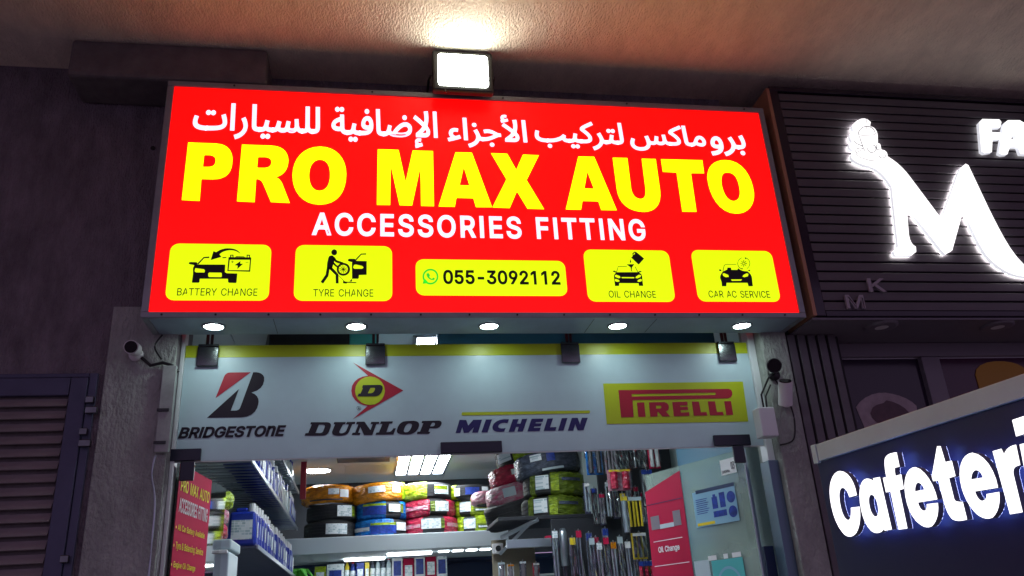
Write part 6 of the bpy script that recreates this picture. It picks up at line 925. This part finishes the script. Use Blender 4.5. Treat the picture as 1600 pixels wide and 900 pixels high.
pack(2.12, 2.36, 2.50, .12, .25, 'shelf_black', 'four yellow screwdriver handles hanging in a pack', bars=4, barm='yellow_plastic', film=False)
pack(2.13, 2.38, 2.22, .12, .2, 'yellow_plastic', 'black and yellow gridded pack under the yellow handles', bars=3, barm='shelf_black')
pack(2.27, 2.36, 2.36, .12, .18, 'wrap_grey', 'clear crumpled bag right of the yellow handles', bars=3, barm='jug_pale')
pack(2.14, 2.30, 2.0, .14, .3, 'shelf_black', 'dark pack at the bottom under the gridded pack', bars=3, barm='wrap_red')
WORDS = 'first second third fourth fifth sixth seventh eighth ninth tenth eleventh twelfth'.split()
for i in range(9):
    pack(1.86 + i * .062, 2.84, 2.70 - (i % 3) * .05, .052, .26 + .05 * (i % 2), 'shelf_black' if i % 2 else 'blue_metal', '%s narrow dark tool pack from the left in the middle row of the right wall' % WORDS[i], 'tool pack', bars=2, barm=['wire', 'shelf_black', 'nb_frame'][i % 3], group='narrow tool packs in the middle row')
for i in range(8):
    pack(1.80 + i * .06, 2.62, 2.22 - (i % 2) * .04, .05, .42, 'shelf_black', '%s long wiper blade pack from the left, hanging low before the dark pegboard' % WORDS[i], 'wiper pack', bars=2, barm='wire' if i % 2 else 'wrap_grey', group='long wiper packs hanging low')
for i in range(5):
    pack(1.84 + i * .10, 2.56, 3.06, .085, .2, ['shelf_black', 'wrap_grey', 'shelf_black', 'blue_metal', 'shelf_black'][i], '%s silver tool pack from the left at the very top of the right wall' % WORDS[i], 'tool pack', bars=3, barm='steel', group='silver tool packs at the top')
b = NB(); lathe(b, [(0.02, 0), (0.026, 0.02), (0.026, 0.14), (0.008, 0.18), (0.008, 0.21)], 12); o = tag(mesh_obj('bottle', b, 'yellow_plastic', None, True), 'yellow squeeze bottle low beside the red oil change poster', 'bottle'); o.location = (2.24, 2.2, 1.88)
for i, (x, m) in enumerate([(1.17, 'jug_pale'), (1.25, 'paper_white'), (1.36, 'wrap_grey'), (1.48, 'vinyl_red')]):
    pack(x, 3.4, 2.12 - .02 * (i % 2), .06, .16, m, ['pale card pack under the brown board', 'white card pack under the brown board', 'grey card pack under the brown board', 'red pack right of the card packs under the brown board'][i], bars=1, barm='nb_frame')
cm = empty('camera_dome', (1.16, 3.5, 2.24), 'small white indoor camera under the end of the tyre shelf', 'camera')
b = NB(); box(b, (-0.05, -0.02, -0.04), (0.05, 0.03, 0.05), 0.01); mesh_obj('body', b, 'white_plastic', cm)
b = NB(); cyl(b, (0, -0.035, 0.005), (0, -0.018, 0.005), 0.025, n=16); mesh_obj('lens', b, 'lens_glass', cm)
# inner reveal right of the open leaf
b = NB(); box(b, (2.24, 0.62, 1.90), (2.30, 1.6, 3.0)); box(b, (2.243, 0.615, 0), (2.297, 1.6, 1.898)); tag(mesh_obj('side_panel', b, 'shop_blue'), 'teal blue painted panel beside the right door leaf', 'panel')
b = NB(); box(b, (2.236, 0.43, 0), (2.294, 0.61, 1.93)); tag(mesh_obj('side_panel', b, 'shop_navy'), 'navy painted lower panel at the right edge of the entrance', 'panel')

# ================================================================ LEFT: LOUVRED DOOR
lv = empty('louvred_door', (-2.2, YW, 0), 'dark blue metal door with horizontal louvres at the far left', 'door')
O = (-2.2, YW, 0)
for (a, c, nm) in [((-3.0, 0.235, 2.83), (-1.525, 0.268, 2.925), 'top_rail'), ((-1.522, 0.235, 0), (-1.44, 0.268, 2.925), 'stile'), ((-3.1, 0.235, 0), (-3.003, 0.268, 2.925), 'stile')]:
    b = NB(); box(b, a, c, 0.004); mesh_obj(nm, rel(b, O), 'blue_metal', lv)
b = NB(); box(b, (-1.437, 0.245, 0), (-1.398, 0.2685, 2.95), 0.003); box(b, (-3.1, 0.245, 2.928), (-1.44, 0.2685, 2.95), 0.003); mesh_obj('door_frame', rel(b, O), 'blue_metal', lv)
b = NB(); box(b, (-3.0, 0.2685, 0), (-1.522, 0.2695, 2.83)); mesh_obj('backing', rel(b, O), 'concrete_dark', lv)
sb = NB(); vs = box(sb, (-0.735, -0.004, -0.026), (0.735, 0.004, 0.026), 0.002); bmesh.ops.rotate(sb, verts=sb.verts, cent=(0, 0, 0), matrix=Matrix.Rotation(math.radians(-32), 3, 'X'))
sm = bpy.data.meshes.new('louvre_slat'); sb.to_mesh(sm); sb.free(); sm.materials.append(M['louvre'])
for i in range(43):
    o = bpy.data.objects.new('louvre_slat', sm); COL.objects.link(o); o.parent = lv; o.location = (-2.262 + 2.2, 0.25 - YW, 2.795 - i * 0.064)
for (z, x) in [(2.80, -1.405), (2.745, -1.40), (2.635, -1.415), (2.575, -1.41), (2.02, -1.42)]:
    b = NB(); box(b, (x - 0.025, 0.205, z - 0.02), (x + 0.012 + 0.018 * (z in (2.745, 2.575)), 0.234, z + 0.016), 0.004); mesh_obj('hinge', rel(b, O), 'steel', lv)

# ================================================================ SECURITY CAMERAS
def bullet(loc, d, label, shell, L=0.16, r=0.035, mount=None, hood=True):
    e = empty('security_camera', loc, label, 'camera'); d = Vector(d).normalized()
    b = NB(); cyl(b, d * (-L * .5), d * (L * .5), r, n=24); mesh_obj('housing', b, shell, e, False)
    b = NB(); cyl(b, d * (L * .5 - .002), d * (L * .5 + .006), r * .86, n=24); mesh_obj('lens', b, 'lens_glass', e)
    b = NB(); tube(b, [-d * L * .3, -d * L * .35 + Vector((0, 0.02, .03)), Vector(mount)], 0.011, 10); cyl(b, Vector(mount) - Vector((0, .012, 0)), Vector(mount) + Vector((0, .004, 0)), 0.036, n=20); mesh_obj('bracket', b, shell, e, True)
    return e
c1 = bullet((-1.212, 0.14, 3.05), (0.12, -1, -0.22), 'small white bullet camera on the left pillar under the sign', 'white_plastic', L=.13, r=.036, mount=(-0.01, .115, 0.0))
b = NB(); tube(b, [(-1.19, 0.24, 3.03), (-1.14, 0.235, 2.985), (-1.08, 0.235, 3.0), (-1.03, 0.235, 2.985), (-1.0, 0.25, 2.95)], 0.009); o = mesh_obj('cable', b, 'black_plastic', c1); bmesh_fix = [setattr(v_, 'co', v_.co - Vector((-1.212, 0.14, 3.05))) for v_ in o.data.vertices]
c2 = bullet((2.33, 0.10, 2.905), (-0.5, -1, -0.25), 'black bullet camera, upper of the two on the right pillar', 'black_plastic', L=.11, r=.042, mount=(0.07, .155, -0.01))
c3 = bullet((2.385, 0.13, 2.75), (-0.10, -0.55, 0.9), 'white bullet camera, lower of the two on the right pillar', 'white_plastic', L=.14, r=.040, mount=(0.06, .125, -0.02))
jb = empty('junction_box', (2.27, 0.2, 2.51), 'white junction box under the cameras on the right pillar', 'electrical box')
b = NB(); box(b, (-0.05, -0.03, 0), (0.05, 0.055, 0.17), 0.006); mesh_obj('box_body', b, 'frame_white', jb)
b = NB(); tube(b, [(0.0, 0.0, .17), (0.0, 0.0, .25), (.05, 0.0, .33), (.09, 0.02, .38)], 0.006); tube(b, [(0.02, 0.0, .17), (0.025, 0.0, .24), (.07, 0.0, .31)], 0.005); mesh_obj('cable', b, 'black_plastic', jb)

for pts, lab in [([(2.40, 0.245, 2.86), (2.45, 0.235, 2.74), (2.47, 0.24, 2.62), (2.44, 0.24, 2.5), (2.35, 0.24, 2.47)], 'thin black cable looping beside the white camera on the right pillar'),
                 ([(-1.10, 0.245, 3.16), (-1.13, 0.235, 3.09), (-1.09, 0.24, 3.02)], 'short black cable hanging from the sign onto the left pillar'),
                 ([(-1.06, 0.2, 2.50), (-1.07, 0.21, 2.40), (-1.045, 0.24, 2.2), (-1.05, 0.24, 1.5)], 'thin grey cable running down the left pillar edge below the trunking')]:
    b = NB(); sm_ = []
    for i in range(len(pts) - 1):
        p0, p1, p2, p3 = [Vector(pts[max(0, min(len(pts) - 1, k))]) for k in (i - 1, i, i + 1, i + 2)]
        for t in range(6):
            t /= 6; sm_.append(0.5 * ((2 * p1) + (p2 - p0) * t + (2 * p0 - 5 * p1 + 4 * p2 - p3) * t * t + (3 * p1 - p0 - 3 * p2 + p3) * t ** 3))
    tube(b, sm_ + [Vector(pts[-1])], 0.005, 6); tag(mesh_obj('cable', b, 'black_plastic' if 'black' in lab else 'wire', None, True), lab, 'cable')

# ================================================================ RIGHT: CAFETERIA SHOPFRONT
fc = empty('slatted_fascia', (3.8, 0, 3.17), 'dark slatted fascia of the neighbouring cafeteria at the right', 'fascia'); FO = (3.8, 0, 3.17)
b = NB(); box(b, (2.60, 0.012, 3.17), (7.0, 0.6, 4.80)); mesh_obj('backing', rel(b, FO), 'cladding_gap', fc)
n = 24; H0, H1 = 3.21, 4.76; st_ = (H1 - H0) / n
sb = NB(); box(sb, (0, -0.013, 0), (4.3, 0.011, st_ - 0.012), 0.003); sm = bpy.data.meshes.new('slat'); sb.to_mesh(sm); sb.free(); sm.materials.append(M['cladding'])
for i in range(n):
    o = bpy.data.objects.new('slat', sm); COL.objects.link(o); o.parent = fc; o.location = (2.66 - 3.8, 0, H0 + i * st_ - 3.17)
b = NB(); box(b, (2.575, -0.02, 3.175), (2.598, 0.3, 4.78), 0.002); mesh_obj('edge_trim', rel(b, FO), 'bronze', fc)
b = NB(); box(b, (2.60, -0.016, 3.175), (2.658, 0.011, 4.78), 0.002); box(b, (2.60, -0.018, 4.765), (7, 0.011, 4.80), 0.002); box(b, (2.66, -0.018, 3.172), (7, 0.011, 3.205), 0.002); mesh_obj('border_trim', rel(b, FO), 'nb_dark', fc)
b = NB(); box(b, (2.575, 0.0, 3.155), (7.0, 0.45, 3.169), 0.002); mesh_obj('underside_panel', rel(b, FO), 'nb_frame', fc)
ml = empty('channel_letter_sign', (3.8, -0.05, 3.5), 'glowing white swooping letter M with a hand holding a cup', 'sign'); MO = (3.8, -0.05, 3.5)
def channel(paths, name, parent, org, y=-0.05, depth=0.026, front='letter_light', side='letter_side', lab=None, extra=0):
    bm = NB()
    for p in paths: path_mesh(bm, p, lambda u, v, w_: (u, y + (depth - w_), v), depth, 0, 6, 0, 1)
    o = mesh_obj(name, rel(bm, org), [front, side], parent)
    if lab: o['label'] = lab
    return o
channel(TR['nb_M'], 'letter', ml, MO, lab='long swooping letter M')
channel(TR['nb_hand'], 'hand_emblem', ml, MO, y=-0.054, lab='glowing hand holding a lidded cup')
for nm in ('nb_M', 'nb_hand'):
    bm = NB()
    for p in TR[nm]: path_mesh(bm, p, flat(-0.0235 if nm == 'nb_M' else -0.0275), 0)
    mesh_obj('halo_light', rel(bm, MO), 'halo_white', ml)
bm = NB()
for p in TR['nb_lines']: path_mesh(bm, p, flat(-0.055), 0.001)
mesh_obj('emblem_lines', rel(bm, MO), 'letter_side_grey', ml)
fa = empty('channel_letter_sign', (4.4, -0.05, 4.4), 'glowing white block letters FA at the right edge', 'sign')
channel(TR['nb_F'], 'letter', fa, (4.4, -0.05, 4.4)); channel(TR['nb_A'], 'letter', fa, (4.4, -0.05, 4.4))
kk = empty('unlit_letters', (2.95, -0.02, 3.2), 'two small unlit grey letters K and M low on the slatted fascia', 'sign')
for key, t in (('K', 'K'), ('Mk', 'M')):
    for (k, tt, rect, s_, bd) in FITS:
        if k == key:
            bm = NB(); fit_paths(bm, text_paths(tt), rect, flat(-0.014), bold=0.012, depth=0.018); mesh_obj('letter', rel(bm, (2.95, -0.02, 3.2)), 'unlit_letter', kk)
# cladding between pillar and window
cl = empty('batten_wall', (2.7, 0.3, 0), 'dark vertical batten cladding between the pillar and the cafeteria window', 'cladding'); CO = (2.7, 0.3, 0)
b = NB(); box(b, (2.533, 0.30, 0), (2.90, 0.62, 3.153)); mesh_obj('backing', rel(b, CO), 'cladding_gap', cl)
for i in range(5):
    b = NB(); box(b, (2.54 + i * .068, 0.262, 0), (2.54 + i * .068 + .05, 0.299, 3.153), 0.003); mesh_obj('batten', rel(b, CO), 'cladding', cl)
cw = empty('shop_window', (3.9, 0.45, 0), 'dark cafeteria window with grey frame and pictures behind the glass', 'window'); WO = (3.9, 0.45, 0)
for (a, c) in [((2.90, 0.43, 3.06), (7, 0.5, 3.153)), ((2.90, 0.432, 0), (2.93, 0.5, 3.058)), ((3.55, 0.432, 0), (3.68, 0.5, 3.058)), ((5.2, 0.432, 0), (5.33, 0.5, 3.058))]:
    b = NB(); box(b, a, c, 0.004); mesh_obj('frame', rel(b, WO), 'nb_frame', cw)
b = NB(); box(b, (2.932, 0.47, 0), (3.548, 0.478, 3.056)); mesh_obj('pane', rel(b, WO), 'nb_dark', cw)
b = NB(); box(b, (3.682, 0.47, 0), (5.198, 0.478, 3.056)); mesh_obj('pane', rel(b, WO), 'nb_maroon', cw)
b = NB(); box(b, (5.332, 0.47, 0), (7, 0.478, 3.056)); mesh_obj('pane', rel(b, WO), 'nb_dark', cw)
# bucket picture on the first pane
bp = empty('window_picture', (3.2, 0.46, 2.4), 'dim printed picture of a bucket of food on the cafeteria window', 'picture'); BO = (3.2, 0.46, 2.4)
bm = NB(); path_mesh(bm, 'M3030,2740 C3080,2800 3180,2840 3260,2830 C3340,2820 3420,2790 3455,2740 L3430,2620 L3400,2300 L3110,2300 L3080,2500 Z', flat(0.469), 0.002); mesh_obj('bucket', rel(bm, BO), 'picture_pale', bp)
bm = NB(); path_mesh(bm, 'M3120,2700 C3160,2780 3220,2740 3250,2780 C3320,2770 3400,2720 3400,2660 C3360,2600 3280,2620 3240,2590 C3180,2620 3120,2640 3120,2700Z', flat(0.466), 0.002); mesh_obj('food', rel(bm, BO), 'picture_dark', bp)
al = empty('amber_lamp', (4.1, 0.6, 2.9), 'soft amber lamp glowing behind the cafeteria window', 'lamp')
bm = NB(); path_mesh(bm, 'M3940,2940 C3950,3010 4060,3040 4180,3030 C4280,3020 4330,2990 4330,2940 L4330,2850 L3940,2850Z', flat(0.468), 0.006); mesh_obj('lamp_shade', rel(bm, (4.1, 0.6, 2.9)), 'lamp_amber', al)
for (x, lab) in [(3.08, 'unlit oval downlight under the cafeteria fascia, nearest the red sign'), (3.88, 'unlit oval downlight under the cafeteria fascia, at the right edge')]:
    e = empty('downlight', (x, 0.10, 3.152), lab, 'lamp')
    b = NB(); lathe(b, [(0.10, 0.002), (0.098, -0.008), (0.08, -0.012)], 28); mesh_obj('rim', b, 'nb_frame', e, True)
    b = NB(); lathe(b, [(0.079, -0.011), (0.001, -0.013)], 28); mesh_obj('lens', b, 'white_plastic', e, True)

# ---------------------------------------------------------------- free-standing Cafeteria light board
BA = math.radians(-8); bx0, by0 = 1.92, -0.6
def CF(u, z, w_=0):      # u runs from the far end towards the viewer, w_ out of the face
    dx, dy = -math.sin(BA), -math.cos(BA); nx, ny = -math.cos(BA), math.sin(BA)
    return Vector((bx0 + dx * u + nx * w_, by0 + dy * u + ny * w_, z))
cb = empty('cafeteria_board', (2.05, -1.4, 0), 'navy board with white cap rail and glowing Cafeteria letters', 'sign'); KO = (2.05, -1.4, 0)
def cbox(bm, u0, u1, z0, z1, w0, w1, bev=0.003):
    vs = box(bm, (u0, w0, z0), (u1, w1, z1), bev)
    for v_ in vs: v_.co = CF(v_.co.x, v_.co.z, v_.co.y)
OW = -0.062
b = NB(); cbox(b, 0.14, 2.3, 1.2, 2.195, OW - 0.10, OW); mesh_obj('panel', rel(b, KO), 'board_navy', cb)
b = NB(); cbox(b, 0.17, 2.32, 2.197, 2.272, OW - 0.115, OW + 0.012); mesh_obj('cap_rail', rel(b, KO), 'cap_trim', cb)
b = NB(); cbox(b, 0.135, 0.168, 2.19, 2.274, OW - 0.116, OW + 0.016); mesh_obj('rail_end', rel(b, KO), 'cap_trim', cb)
for u in (0.3, 2.1):
    b = NB(); cbox(b, u, u + 0.06, 0, 1.198, OW - 0.08, OW - 0.02); mesh_obj('leg', rel(b, KO), 'shelf_black', cb)
for k in ('c_C', 'c_a', 'c_f', 'c_e', 'c_t', 'c_e2', 'c_r', 'c_i'):
    bm = NB()
    for p in TR[k]: path_mesh(bm, p, lambda u, v, w_: CF(u, v, -0.026 + w_), 0.026, 0, 6, 0, 1)
    mesh_obj('letter', rel(bm, KO), ['letter_light_blue', 'letter_side_grey'], cb)
    bm = NB()
    for p in TR[k]: path_mesh(bm, p, lambda u, v, w_: CF(u, v, -0.0265), 0, 0, 5)
    mesh_obj('halo_light', rel(bm, KO), 'halo_strip', cb)
